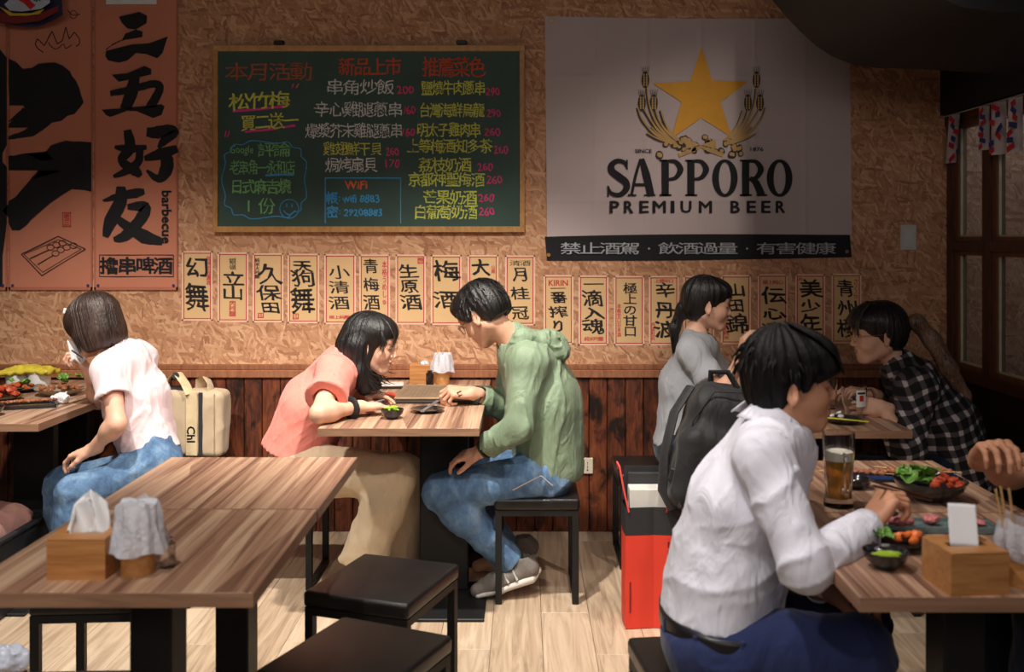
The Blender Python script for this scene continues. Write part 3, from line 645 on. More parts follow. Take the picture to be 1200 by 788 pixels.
def f3(k, t):
    S = lambda pts: [(x/4, y/4) for x, y in pts]
    for pl, c in (([(560, 80), (655, 57), (692, 75), (690, 110), (640, 140), (600, 135), (575, 110)], (630, 100)), ([(575, 190), (590, 160), (640, 140), (672, 150), (670, 175), (610, 185)], (620, 168)),
                  ([(497, 265), (500, 240), (560, 225), (620, 210), (700, 205), (790, 172), (765, 250), (740, 275), (690, 255), (640, 250), (600, 285), (560, 295), (510, 285)], (640, 232)),
                  ([(527, 352), (600, 345), (680, 310), (712, 325), (712, 350), (650, 365), (560, 385), (545, 370)], (620, 352)), ([(480, 515), (560, 510), (760, 490), (775, 500), (760, 540), (720, 555), (690, 525), (600, 520), (520, 550), (500, 540)], (620, 512))):
        q = S(pl); cc = (c[0]/4, c[1]/4)
        for a, b in zip(q, q[1:]+q[:1]): k.poly([a, b, cc])
    def B(pts, ws): k.stroke(S(pts), [x/4 for x in ws], .35)
    B([(500, 235), (540, 205), (585, 188)], [4, 4, 3])
    B([(635, 360), (620, 430), (590, 515)], [45, 60, 50]); B([(520, 440), (620, 420), (720, 395), (752, 415), (710, 500), (690, 520)], [25, 35, 35, 40, 45, 30])
    B([(600, 610), (612, 690), (575, 755), (640, 805), (662, 828)], [35, 55, 40, 48, 20]); B([(660, 690), (650, 760), (600, 800), (535, 830)], [30, 40, 40, 15]); B([(540, 690), (610, 700), (690, 690)], [15, 45, 20])
    B([(690, 620), (740, 622), (800, 608), (820, 625), (770, 665), (745, 695)], [40, 60, 45, 40, 40, 10]); B([(765, 700), (785, 750), (780, 800), (745, 838), (690, 800)], [25, 60, 62, 40, 12]); B([(680, 745), (750, 725), (835, 698)], [22, 55, 35])
    B([(485, 942), (560, 920), (640, 905), (680, 898)], [10, 35, 45, 25]); B([(570, 875), (565, 950), (520, 1040), (498, 1112)], [40, 62, 60, 25]); B([(600, 970), (680, 972), (660, 1030), (590, 1105), (535, 1122)], [25, 55, 55, 50, 20]); B([(530, 1010), (600, 1060), (680, 1110), (765, 1135)], [25, 45, 65, 30])
    k.glyphs('barbecue', 190.5, 202, 224, 285, .55, 0, whole=True, rot=90)
    k.glyphs('擼串啤酒', 119, 203, 302.5, 321, .6, .3)
    for q in ((117, 204, 298.5, 299.3), (117, 204, 323.8, 324.6), (117, 117.8, 299, 324), (203.4, 204.2, 299, 324)): k.poly([(q[0], q[2]), (q[1], q[2]), (q[1], q[3]), (q[0], q[3])], 0)
ban(-70, 9.5, 'salmon cloth banner with black brush print cut off by the left edge', f1)
ban(11, 109, 'salmon cloth banner with huge black brush strokes and a skewer tray drawing', f2)
ban(111, 209, 'salmon cloth banner with four brushed characters beside the chalkboard', f3)
tag(part('torn_paper', px_box(126, 185, -22, 6, .016, .0175), M('white_paper', (.8, .8, .8), .8, 0, .03)), 'white paper pasted over the top of the right salmon banner', 'paper')
# hanging printed pennant (top left, nearer than the wall)
pen = thing('hanging_flag', 'colourful printed flag hanging over the top of the salmon banners', 'flag', tuple(P(44, 10, WY-.1)))
def pf(u, v):
    x = 4+78*u+(-2+6*u)*v; y = -30+v*(58+10*u*(1-u)*4-5*u); p = P(x, y, WY); return (p.x, WY-.09-.02*math.sin(u*8), p.z)
part('cloth', MB().grid(pf, 30, 14), M('navy_print_cloth', sr(46, 44, 74), .8, 0, .3, 12), pen, smooth=True, world=True)
for nm, pts, c in (('red_stripe', [(11, 18), (30, 26), (55, 25), (82, 13), (82, 20), (60, 31), (35, 34), (12, 32)], sr(128, 44, 44)), ('yellow_stripe', [(14, 14), (30, 22), (50, 22), (66, 17), (60, 23), (45, 25), (26, 25)], sr(220, 180, 50)),
                   ('white_field', [(20, 12), (30, 2), (34, -10), (72, -10), (72, 10), (62, 17), (40, 20), (26, 19)], sr(190, 200, 214)), ('red_figure', [(32, 5), (42, 2), (46, -8), (50, 8), (56, 13), (50, 18), (42, 10)], sr(206, 40, 40))):
    q = Print(WY-.118-(.002 if nm == 'red_figure' else 0)); q.poly(pts, 0); q.build(nm, M('flag_'+nm, c, .8, 0, .1), pen)
q = Print(WY-.121); q.glyphs('祭', 54, 62, -3, 9, .3, 0); q.build('lettering', INK, pen)
# ---------------------------------------------------------------- switch plate, wall outlet
t = thing('light_switch', 'white blank switch plate on the wall right of the banner', 'switch', tuple(P(1063, 278, WY)))
part('plate', px_box(1054.5, 1073, 263.5, 293.5, 0, .012, .003), M('white_plastic', (.62, .6, .56), .4, 0, .03), t, world=True)
part('rocker', px_box(1058, 1069.5, 268, 289, .012, .015, .001), M('white_plastic2', (.66, .64, .6), .4, 0, .03), t, world=True)
t = thing('wall_outlet', 'cream wall outlet plate low on the wood panelling', 'outlet', tuple(P(684, 545, WY)))
part('plate', px_box(673.5, 694.5, 535.5, 554, .02, .032, .003), M('cream_plastic', sr(220, 208, 186), .4, 0, .03), t, world=True)
so = MB()
for x in (681, 688): 
    for y in (541.5, 546): so.box(P(x, y, WY)+V(0, -.032, 0), (.003, .003, .012))
    p = P(x+1.5, 549.5, WY); so.cyl((p.x-.006, WY-.0325, p.z), (p.x-.006, WY-.031, p.z), .004, .004, 8)
part('socket_slots', so, INK, t, world=True)
# small printed pennants on the window head
for i, (y0, wd, ln, c1) in enumerate(((4.60, .11, .22, sr(60, 70, 130)), (4.30, .09, .19, sr(70, 80, 150)), (4.17, .13, .22, sr(170, 50, 60)), (4.03, .12, .22, sr(60, 60, 120)))):
    X = RX-.05
    t = thing('pennant', ['small printed pennant in the window corner nearest the back wall', 'small blue and white pennant at the window mullion', 'small red and blue pennant right of the mullion pennant', 'small printed pennant cut off by the right edge'][i], 'pennant', (X, y0, 1.98))
    sl = -.04 if i == 0 else .0
    part('cloth', MB().grid(lambda u, v: (X+.01*math.sin(u*6), y0-wd/2+wd*u+sl*-v, 1.97-ln*v), 8, 6), M('pennant_cloth%d' % i, sr(196, 190, 196), .8), t, world=True, smooth=True)
    for j in range(7):
        yy = y0+rng.uniform(-.35, .35)*wd; zz = 1.96-ln*(j+.5)/7.5
        part('print_mark', MB().box((X-.013, yy-sl*(j+.5)/7.5*-1, zz), (.002, wd*rng.uniform(.25, .6), ln*.1), Matrix.Rotation(rng.uniform(-.6, .6), 3, 'X')), M('pm%d' % (j % 2) + str(i % 2), (sr(190, 44, 52), sr(52, 62, 130))[j % 2], .8), t, world=True)
tag(part('pennant_string', MB().tube([(RX-.045, y, 1.975) for y in (4.72, 4.3, 3.9, 3.5)], .003, 6), M('pale_string', (.5, .45, .4), .8)), 'thin pale string carrying the pennants along the window head', 'string')
# ================================================================ implicit surface modelling (rounded cones, lofts, ellipsoids -> one smooth mesh)
_T = np.random.RandomState(5).rand(64**3)
def _h(ix, iy, iz, seed): return _T[(((ix+seed*7) & 63) << 12) + (((iy+seed*13) & 63) << 6) + ((iz+seed*29) & 63)]
def vn(p, s=1.0, seed=0):
    q = p*s; i = np.floor(q).astype(np.int64); f = q-i; f = f*f*(3-2*f)
    x, y, z = i[:, 0], i[:, 1], i[:, 2]; r = 0
    for a in (0, 1):
        for b in (0, 1):
            for c in (0, 1):
                wgt = (f[:, 0] if a else 1-f[:, 0])*(f[:, 1] if b else 1-f[:, 1])*(f[:, 2] if c else 1-f[:, 2])
                r = r+wgt*_h(x+a, y+b, z+c, seed)
    return r
def A(v): return np.array(tuple(v), float)
def nrm(v): v = A(v); return v/np.linalg.norm(v)
def frame(fwd, up):
    f = nrm(fwd); u = A(up); u = nrm(u-f*u.dot(f)); l = np.cross(u, f); return np.stack([f, l, u], 1)   # columns fwd,left,up
class Fr:
    """local frame (x forward, y left, z up) placed in the world"""
    def __init__(s, o, fwd, up=(0, 0, 1), sc=1.0): s.o = A(o); s.R = frame(fwd, up); s.s = sc
    def __call__(s, x, y, z): return s.o+s.R@(np.array([x, y, z])*s.s)
    def d(s, x, y, z): return s.R@np.array([x, y, z], float)
    def inv(s, p): return ((p-s.o)@s.R)/s.s
def cone(a, b, ra, rb=None, k=.02, cuts=(), sub=False):
    a = A(a); b = A(b); rb = ra if rb is None else rb; ba = b-a; L2 = max(ba.dot(ba), 1e-12)
    def f(p):
        t = np.clip(((p-a)@ba)/L2, 0, 1); q = p-a-t[:, None]*ba
        return np.sqrt((q*q).sum(1))-(ra+(rb-ra)*t)
    return dict(f=f, k=k, cuts=cuts, sub=sub, lo=np.minimum(a-ra, b-rb), hi=np.maximum(a+ra, b+rb))
def loft(a, b, lat, wa, ha, wb, hb, k=.03, cuts=(), sub=False):
    a = A(a); b = A(b); ba = b-a; L2 = max(ba.dot(ba), 1e-12); l = A(lat); l = l-ba*(l.dot(ba)/L2); l = nrm(l)
    def f(p):
        t = np.clip(((p-a)@ba)/L2, 0, 1); q = p-a-t[:, None]*ba
        n = np.sqrt((q*q).sum(1))+1e-9; u = q@l; v = np.sqrt(np.maximum(n*n-u*u, 0))
        kk = np.sqrt((u/(wa+(wb-wa)*t))**2+(v/(ha+(hb-ha)*t))**2)+1e-9
        return n-n/kk
    m = max(wa, ha, wb, hb)
    return dict(f=f, k=k, cuts=cuts, sub=sub, lo=np.minimum(a, b)-m, hi=np.maximum(a, b)+m)
def ell(c, r, R=None, k=.02, cuts=(), sub=False):
    c = A(c); r = A(r); R = np.eye(3) if R is None else R
    def f(p):
        q = (p-c)@R; k0 = np.sqrt(((q/r)**2).sum(1))+1e-9; k1 = np.sqrt(((q/(r*r))**2).sum(1))+1e-9
        return k0*(k0-1)/k1
    m = r.max(); return dict(f=f, k=k, cuts=cuts, sub=sub, lo=c-m, hi=c+m)
def rbox(c, h, rad, R=None, k=.02, cuts=(), sub=False):
    c = A(c); h = A(h); R = np.eye(3) if R is None else R
    def f(p):
        q = np.abs((p-c)@R)-(h-rad); return np.sqrt((np.maximum(q, 0)**2).sum(1))+np.minimum(q.max(1), 0)-rad
    m = np.linalg.norm(h); return dict(f=f, k=k, cuts=cuts, sub=sub, lo=c-m, hi=c+m)
def ev(pr, p):
    d = pr['f'](p)
    for (c, n) in pr['cuts']: d = np.maximum(d, (p-A(c))@nrm(n))
    return d
def comb(acc, d, k, sub):
    if sub:
        h = np.clip(.5-.5*(acc+d)/k, 0, 1); return acc*(1-h)-d*h+k*h*(1-h)
    h = np.clip(.5+.5*(acc-d)/k, 0, 1); return acc*(1-h)+d*h-k*h*(1-h)
def sdf_mesh(prims, h=.006, fine=(), disp=None, amp=.0, gcuts=()):
    """fine: list of (lo, hi, spacing) boxes refining the axes"""
    solid = [p for p in prims if not p['sub']]
    lo = np.min([p['lo'] for p in solid], 0)-.02-amp; hi = np.max([p['hi'] for p in solid], 0)+.02+amp
    axs = []
    for a in range(3):
        x = lo[a]; L = [x]
        while x < hi[a]:
            st = h
            for (fl_, fh, fs) in fine:
                if fl_[a]-.004 <= x <= fh[a]+.004: st = min(st, fs)
            x += st; L.append(x)
        axs.append(np.array(L))
    xs, ys, zs = axs; N = (len(xs), len(ys), len(zs)); B = 8
    F = np.empty(N, np.float32)
    bi = [range(0, n, B) for n in N]
    cen = []; rad = []; idx = []
    for i in bi[0]:
        for j in bi[1]:
            for k in bi[2]:
                a = np.array([xs[i], ys[j], zs[k]]); b = np.array([xs[min(i+B, N[0])-1], ys[min(j+B, N[1])-1], zs[min(k+B, N[2])-1]])
                cen.append((a+b)/2); rad.append(np.linalg.norm(b-a)/2); idx.append((i, j, k))
    cen = np.array(cen); rad = np.array(rad)
    D = np.stack([ev(p, cen) for p in prims]); acc = np.full(len(cen), 1.0)
    for p, d in zip(prims, D): acc = comb(acc, d, p['k'], p['sub'])
    for (c, n) in gcuts: acc = np.maximum(acc, (cen-A(c))@nrm(n))
    mk = max(p['k'] for p in prims)
    for q, (i, j, k) in enumerate(idx):
        sl = (slice(i, min(i+B, N[0])), slice(j, min(j+B, N[1])), slice(k, min(k+B, N[2])))
        near = np.any((np.abs(D[:, q]) < rad[q]*1.35+mk+amp)) and abs(acc[q]) < rad[q]*1.5+mk+amp+.01
        if not near: F[sl] = acc[q]; continue
        g = np.stack(np.meshgrid(xs[sl[0]], ys[sl[1]], zs[sl[2]], indexing='ij'), -1).reshape(-1, 3)
        a = np.full(len(g), 1.0); lim = acc[q]+2.2*rad[q]+mk+.012
        for p, d in zip(prims, D[:, q]):
            if p['sub']:
                if d > 1.5*rad[q]+p['k']+.01: continue
            elif d > lim: continue
            a = comb(a, ev(p, g), p['k'], p['sub'])
        if disp is not None: a = a-disp(g)
        for (c, n) in gcuts: a = np.maximum(a, (g-A(c))@nrm(n))
        F[sl] = a.reshape(F[sl].shape)
    S = F < 0
    c8 = sum(S[a:N[0]-1+a, b:N[1]-1+b, c:N[2]-1+c].astype(np.int8) for a in (0, 1) for b in (0, 1) for c in (0, 1))
    act = np.argwhere((c8 > 0) & (c8 < 8)); n = len(act)
    ids = np.full((N[0]-1, N[1]-1, N[2]-1), -1, np.int32); ids[tuple(act.T)] = np.arange(n)
    pos = np.zeros((n, 3)); cnt = np.zeros(n)
    for ax in range(3):
        o1, o2 = [b for b in range(3) if b != ax]
        for u in (0, 1):
            for v_ in (0, 1):
                s0 = np.zeros(3, int); s0[o1] = u; s0[o2] = v_; s1 = s0.copy(); s1[ax] = 1
                f0 = F[tuple((act+s0).T)].astype(float); f1 = F[tuple((act+s1).T)].astype(float); m = (f0 < 0) != (f1 < 0)
                t = np.where(m, f0/np.where(m, f0-f1, 1), 0)
                pp = s0+np.zeros((n, 3)); pp[:, ax] = t
                pos += pp*m[:, None]; cnt += m
    pos = act+pos/cnt[:, None]
    W = np.stack([np.interp(pos[:, a], np.arange(N[a]), axs[a]) for a in range(3)], 1)
    faces = []
    for ax in range(3):
        o1, o2 = [(1, 2), (2, 0), (0, 1)][ax]
        s0 = [slice(None)]*3; s1 = [slice(None)]*3; s0[ax] = slice(0, -1); s1[ax] = slice(1, None)
        ch = S[tuple(s0)] != S[tuple(s1)]
        e = np.argwhere(ch); e = e[(e[:, o1] > 0) & (e[:, o2] > 0) & (e[:, o1] < N[o1]-1) & (e[:, o2] < N[o2]-1)]
        if not len(e): continue
        d1 = np.zeros(3, int); d1[o1] = 1; d2 = np.zeros(3, int); d2[o2] = 1
        q = np.stack([ids[tuple((e-d1-d2).T)], ids[tuple((e-d2).T)], ids[tuple(e.T)], ids[tuple((e-d1).T)]], 1)
        ins = S[tuple(e.T)]; q[~ins] = q[~ins][:, ::-1]
        faces.append(q)
    Q = np.concatenate(faces); Q = Q[(Q >= 0).all(1)]
    return W, Q
def mesh_np(name, W, Q, m, parent=None, world=True):
    me = bpy.data.meshes.new(name); me.vertices.add(len(W)); me.loops.add(len(Q)*4); me.polygons.add(len(Q))
    me.vertices.foreach_set('co', W.astype(np.float32).ravel())
    me.loops.foreach_set('vertex_index', Q.astype(np.int32).ravel())
    me.polygons.foreach_set('loop_start', np.arange(0, len(Q)*4, 4, dtype=np.int32))
    me.polygons.foreach_set('use_smooth', np.ones(len(Q), bool))
    me.update(calc_edges=True); me.validate()
    if m is not None: me.materials.append(m)
    return link(name, me, parent, world=world and parent is not None)
def blob(name, prims, m, parent=None, h=.006, fine=(), disp=None, amp=0, gcuts=(), world=True):
    W, Q = sdf_mesh(prims, h, fine, disp, amp, gcuts); return mesh_np(name, W, Q, m, parent, world)
def folds(seed, amp=.005, s=11, R=None, an=(1, 1, .4), fd=None):
    if fd is not None: R = frame(fd, (.13, .97, .2)); an = (.26, 1, 1)
    an = np.array(an); R = np.eye(3) if R is None else R
    def f(p):
        q = (p@R)*an
        w_ = np.stack([vn(q, s*.6, seed+5), vn(q, s*.6, seed+6), vn(q, s*.6, seed+7)], 1)*.09
        n = vn(q+w_, s, seed); r = 1-np.abs(2*n-1); n2 = vn(q+w_*.5, s*2.3, seed+1); r2 = 1-np.abs(2*n2-1)
        return amp*(.95*r**5-.25+.5*(n-.5))+amp*.35*(r2**5-.3)
    return f
# ---------------------------------------------------------------- human parts
def head_prims(H, female=False, nose=1.0, jaw=1.0):
    L = H; s = H.s; E_ = lambda c, r, k=.012, sub=False, R=None: ell(L(*c), A(r)*s, L.R if R is None else R, k*s, sub=sub)
    Cn = lambda a, b, ra, rb, k=.012, sub=False: cone(L(*a), L(*b), ra*s, rb*s, k*s, sub=sub)
    fj = .9 if female else 1.0
    P_ = [E_((-.014, 0, .036), (.096, .076, .083), .02), E_((.030, 0, -.012), (.060, .061, .078), .03),
          Cn((-.012, .046*fj, -.045), (.058, .020, -.092), .026*jaw, .016, .025), Cn((-.012, -.046*fj, -.045), (.058, -.020, -.092), .026*jaw, .016, .025),
          E_((.066, 0, -.090), (.020, .019, .016), .02), E_((.054, .034, -.028), (.030, .026, .030), .02), E_((.054, -.034, -.028), (.030, .026, .030), .02),
          E_((.070, 0, .040), (.022, .050, .030), .03), E_((.066, 0, -.058), (.024, .026, .026), .02),
          E_((.092, .033, .006), (.013, .015, .011), .012, True), E_((.092, -.033, .006), (.013, .015, .011), .012, True),
          Cn((.084, 0, .012), (.104*nose if nose > 1 else .102, 0, -.026), .0075, .0095, .010), E_((.097, .0105, -.030), (.009, .007, .0065), .006), E_((.097, -.0105, -.030), (.009, .007, .0065), .006),
          E_((.0885, 0, -.051), (.008, .021, .0052), .005), E_((.0865, 0, -.0625), (.0085, .018, .006), .005),
          Cn((.090, -.020, -.0567), (.090, .020, -.0567), .0016, .0016, .002, True),
          # eyelids
          E_((.0775, .032, .008), (.0105, .0155, .0085), .005), E_((.0775, -.032, .008), (.0105, .0155, .0085), .005)]
    for g in (1, -1):
        Re = L.R@np.array(Matrix.Rotation(g*.35, 3, 'Z')@Matrix.Rotation(-.2, 3, 'Y'))
        P_ += [E_((-.008, g*.080, -.004), (.017, .006, .031), .006, R=Re), E_((-.004, g*.086, -.002), (.009, .0045, .018), .004, True, R=Re), E_((-.003, g*.079, -.028), (.009, .007, .010), .006)]
    return P_
def hand_prims(wr, fwd, palm, curl, side=1, s=1.0, spread=.12, thumb=(.55, .35), point=None):
    """wr wrist, fwd towards knuckles, palm = palm normal, curl = bend per joint (rad), side=+1 if thumb is on the +left side"""
    H = Fr(wr, fwd, -A(palm), s); P_ = []
    bases = [(.088, .030), (.092, .010), (.086, -.010), (.076, -.028)]; lens = [(.040, .024, .020), (.044, .028, .021), (.040, .026, .020), (.031, .019, .018)]; rd = [.0088, .009, .0086, .0076]
    for (bx_, by_) in bases: P_.append(cone(H(.005, by_*.55*side, 0), H(bx_, by_*side, 0), .0155*s, .0105*s, .012))
    P_.append(cone(H(-.03, 0, 0), H(.01, 0, 0), .024*s, .024*s, .012))
    P_.append(ell(H(.045, 0, -.004), A((.042, .034, .013))*s, H.R, .012)); P_.append(ell(H(.03, .026*side, -.010), A((.028, .014, .013))*s, H.R, .01))
    for i, ((bx_, by_), ln) in enumerate(zip(bases, lens)):
        c = curl[i] if isinstance(curl, (list, tuple)) else curl
        p = np.array([bx_, by_*side, 0]); ang = 0; sp = spread*(1.5-i)*side; r = rd[i]
        for j, l in enumerate(ln):
            ang += c*(1.0 if j == 0 else 1.15 if j == 1 else .8)
            d = np.array([math.cos(ang)*math.cos(sp), math.cos(ang)*math.sin(sp), -math.sin(ang)]); q = p+d*l
            P_.append(cone(H(*p), H(*q), r*s, r*.9*s, .0035 if j else .006)); p = q; r *= .9
    t0 = np.array([.018, .024*side, -.010]); d1 = np.array([math.cos(thumb[0]), math.sin(thumb[0])*side, -.35]); d1 /= np.linalg.norm(d1)
    t1 = t0+d1*.042; d2 = np.array([math.cos(thumb[1]), math.sin(thumb[1])*side*.8, -.45]); d2 /= np.linalg.norm(d2); t2 = t1+d2*.030; d3 = d2+np.array([.2, -.3*side, -.1]); d3 /= np.linalg.norm(d3); t3 = t2+d3*.024
    P_ += [cone(H(*t0), H(*t1), .0135*s, .0105*s, .01), cone(H(*t1), H(*t2), .0105*s, .0095*s, .004), cone(H(*t2), H(*t3), .0095*s, .008*s, .004)]
    return P_
def limb(a, b, ra, rb, k=.02, bulge=0, bdir=None, bt=.35):
    a = A(a); b = A(b); r = [cone(a, b, ra, rb, k)]
    if bulge:
        c = a+(b-a)*bt; bd = nrm(bdir) if bdir is not None else np.zeros(3)
        r.append(ell(c+bd*bulge*.4, (ra*.98+bulge*.5,)*3, None, .04))
    return r
class Body:
    """J: joints dict; lateral axis of the torso; head frame"""
    def __init__(s, J, H, sc=1.0, female=False, lat=None):
        s.J = {k: A(v) for k, v in J.items()}; s.H = H; s.sc = sc; s.female = female
        J = s.J; s.lat = nrm(J['shL']-J['shR']) if lat is None else nrm(lat)
        s.latp = nrm(J['hipL']-J['hipR'])
    def torso(s, g=0.0, cuts=(), k=.04, belly=0):
        J = s.J; q = s.sc; m = (J['pelvis']+J['chest'])/2; f = s.female
        w0, w1, w2, w3 = ((.165, .128, .140, .125) if f else (.160, .140, .160, .150)); d0, d1, d2, d3 = ((.110, .088, .105, .075) if f else (.110, .100+belly, .115, .085))
        top = (J['shL']+J['shR'])/2
        P_ = [loft(J['pelvis'], m, s.latp, w0*q+g, d0*q+g, w1*q+g, d1*q+g, k, cuts), loft(m, J['chest'], s.lat, w1*q+g, d1*q+g, w2*q+g, d2*q+g, k, cuts),
              loft(J['chest'], top, s.lat, w2*q+g, d2*q+g, w3*q+g, d3*q+g, k, cuts),
              cone(J['shL'], J['shR'], .056*q+g, .056*q+g, k, cuts), cone(top, J['neck'], .07*q+g*.8, .052*q+g*.6, .04, cuts)]
        return P_
    def arm(s, S, g=0.0, g2=None, k=.02, cuts=(), upto=1.0, r0=.050, part='both'):
        J = s.J; q = s.sc; g2 = g if g2 is None else g2; f = .9 if s.female else 1
        a, b, c = J['sh'+S], J['el'+S], J['wr'+S]; P_ = []
        if part in ('both', 'upper'): P_.append(cone(a, a+(b-a)*upto, r0*q*f+g, (.050+(.038-.050)*upto)*q*f+g2, .035, cuts))
        if part == 'both':
            P_.append(cone(b, c, .039*q*f+g, .026*q*f+g2, k)); P_.append(ell(b+(c-b)*.25, (.042*q*f+g,)*3, None, .03))
        return P_
    def leg(s, S, g=0.0, g2=None, k=.03, upto=1.0):
        J = s.J; q = s.sc; g2 = g if g2 is None else g2
        a, b, c = J['hip'+S], J['kn'+S], J['an'+S]
        e = b+(c-b)*upto
        return [cone(a, b, .086*q+g, .056*q+g, .04), cone(b, e, .056*q+g, (.056-.018*upto)*q+g2, k), ell(b+(c-b)*.28, (.058*q+g,)*3, None, .04)]
    def foot(s, S):
        J = s.J; a, t = J['an'+S], J['toe'+S]; return [cone(a, a+(t-a)*.3, .036, .036, .02), cone(a+(t-a)*.2, t, .034, .026, .02)]
    def skin(s, extra=()):
        J = s.J; P_ = s.torso(-.004)
        P_ += [cone(J['neck'], s.H(-.022, 0, -.05), .053*s.sc*(.88 if s.female else 1), .050*s.sc*(.88 if s.female else 1), .025)]
        P_ += head_prims(s.H, s.female)
        for S in 'LR':
            P_ += s.arm(S)
            if 'kn'+S in J: P_ += s.leg(S, -.006)
            if 'toe'+S in J: P_ += s.foot(S)
        return P_+list(extra)
def box_of(pts, m):
    a = np.array([A(p) for p in pts]); return a.min(0)-m, a.max(0)+m
def skin_mat(name, c, lip=None):
    if name in MATS: return MATS[name]
    n = NT(name); n.b.inputs['Roughness'].default_value = .5; n.b.inputs['Subsurface Weight'].default_value = .12
    n.b.inputs['Subsurface Radius'].default_value = (.012, .004, .002); n.b.inputs['Subsurface Scale'].default_value = 1; n.b.inputs['Specular IOR Level'].default_value = .35
    v = n.coord('Object'); f = n.noise(v, 30, 4)
    n.base(n.ramp(f, [(.3, tuple(x*.9 for x in c)), (.7, tuple(min(1, x*1.08) for x in c))])); n.bump(n.noise(v, 600, 2), .0004)
    MATS[name] = n.m; return n.m
def hair_mat(name, c, c2, rough=.38):
    n = NT(name); n.b.inputs['Roughness'].default_value = rough; n.b.inputs['Specular IOR Level'].default_value = .45
    v = n.coord('Object', scale=(1, 1, .12)); f = n.noise(v, 240, 3); g = n.noise(n.coord('Object', scale=(1, 1, .3)), 14, 3)
    n.base(n.ramp(n.math('ADD', n.math('MULTIPLY', f, .5), n.math('MULTIPLY', g, .5)), [(.4, c), (.65, c2)])); n.bump(f, .0025)
    return n.m
def strand(H, amp=.003, f=26, seed=0, tilt=0.0):
    """grooves running down from the crown in the head frame"""
    def fn(p):
        q = H.inv(p); x = q[:, 0]+.02; y = q[:, 1]; z = q[:, 2]
        th = np.arctan2(y, x)
        a = np.stack([np.cos(th)*f*.35+z*4, np.sin(th)*f*.35+x*6*tilt, z*2.0+x*3], 1)
        b = np.stack([np.cos(th)*f+z*9, np.sin(th)*f, z*6], 1)
        return amp*(2*vn(a, 1, seed)-1)+amp*.7*(2*vn(b, 1, seed+3)-1)
    return fn
def locks(name, m, parent, paths, r0=.004, seed=0, n=5):
    mb = MB()
    for pth in paths:
        N = len(pth); mb.tube([Vector(tuple(p)) for p in pth], [r0*(1-.85*(i/(N-1))**2)*(.6+.4*min(1, i*1.0)) for i in range(N)], n, flat=.6)
    return part(name, mb, m, parent, smooth=True, world=True)
def eyes(H, parent, gaze=(1, 0, 0), brow=True, browm=None, which=(1, -1)):
    W_ = M('eye_white', (.75, .72, .7), .25, 0, .02); I_ = M('dark_iris', (.015, .008, .005), .15, 0, .1)
    for g in which:
        c = H(.0795, g*.032, .0075); b = MB(); b.ball(c, .0105*H.s, (1, 1, .62), Matrix(H.R.tolist()), 14, 10)
        e = part('eye', b, W_, parent, True, True)
        d = A(gaze); d = H.R@nrm(d); i_ = MB(); i_.ball(c+d*.0072*H.s, .0048*H.s, (1, 1, 1), None, 10, 8)
        part('iris', i_, I_, e, True, True)
        lash = MB(); lash.tube([H(.0885, g*.018, .0095), H(.0915, g*.032, .0145), H(.084, g*.047, .0105)], [.0008, .0014, .0008], 5)
        part('eyelash', lash, INK, parent, True, True)
        if brow:
            q = MB(); q.tube([H(.090, g*.014, .027), H(.0905, g*.028, .033), H(.078, g*.050, .030)], [.0022, .0032, .0012], 6); part('eyebrow', q, browm or INK, parent, True, True)
def lips(H, parent, c=(.42, .17, .14)):
    m = M('lips_%02d' % int(c[0]*99), c, .4, 0, .05)
    q = MB(); q.ball(H(.0915, 0, -.0515), .01*H.s, (.54, 1.8, .40), Matrix(H.R.tolist()), 12, 8); q.ball(H(.0900, 0, -.0615), .01*H.s, (.60, 1.6, .45), Matrix(H.R.tolist()), 12, 8)
    part('lips', q, m, parent, True, True)
# ================================================================ furniture
TZ = .727
EDGEY = plank_mat('tabletop_side_edge', [(.3, sr(132, 96, 74)), (.55, sr(158, 120, 94)), (.8, sr(178, 142, 114))], 30, 2, 'y', .45)
def make_table(name, label, x0, x1, y0, y1, colx=None, cw=.09, cd=.10, group=None, cy_=0):
    cx, cy = (x0+x1)/2, (y0+y1)/2
    t = thing(name, label, 'table', (cx, cy, 0), group=group)
    hx, hy = (x1-x0)/2-.001, (y1-y0)/2-.001
    part('tabletop', MB().bx(-hx+.0012, hx-.0012, -hy+.0012, hy-.0012, TZ-.028, TZ, .0006), TOP, t)
    for e_ in ((-hx, hx, -hy, -hy+.001), (-hx, hx, hy-.001, hy), (-hx, -hx+.001, -hy+.001, hy-.001), (hx-.001, hx, -hy+.001, hy-.001)): part('edge_band', MB().bx(*e_, TZ-.028, TZ-.0004), EDGEW if e_[3]-e_[2] < .01 else EDGEY, t)
    ox = 0 if colx is None else colx-cx
    part('column', MB().bx(ox-cw/2, ox+cw/2, cy_-cd/2, cy_+cd/2, .012, TZ-.034, .004), BLACKM, t)
    part('mounting_plate', MB().bx(ox-.16, ox+.16, -.16, .16, TZ-.034, TZ-.028, .001), BLACKM, t)
    part('base_plate', MB().bx(ox-.17, ox+.17, -.2, .2, 0, .012, .003), BLACKM, t)
    return t
make_table('dining_table', 'empty walnut table at front left carrying the wooden tissue box', -1.084, -.512, 1.885, 2.468)
make_table('dining_table', 'empty walnut table joined behind the one with the tissue box, bare top', -1.084, -.51, 2.472, 3.056)
make_table('dining_table', 'walnut table between the girl in coral and the man in green, end facing the camera', -.73, -.157, 3.515, 4.13, -.315, .19, .06, cy_=.13)
make_table('dining_table', 'walnut table with the wire grill set against the wall between the couple', -.73, -.157, 4.134, 4.72, -.315, .19, .06)
make_table('dining_table', 'walnut table at the left edge in front of the woman in pale pink, near end', -2.34, -1.755, 3.60, 4.15, -2.015, .165, .05, cy_=.235)
make_table('dining_table', 'walnut table at the left edge against the wall, under the steamer tubs', -2.34, -1.755, 4.154, 4.72, -2.015, .165, .05)
make_table('dining_table', 'walnut table at front right holding the wooden tissue box and small black bowl', .627, 1.235, 1.862, 2.438)
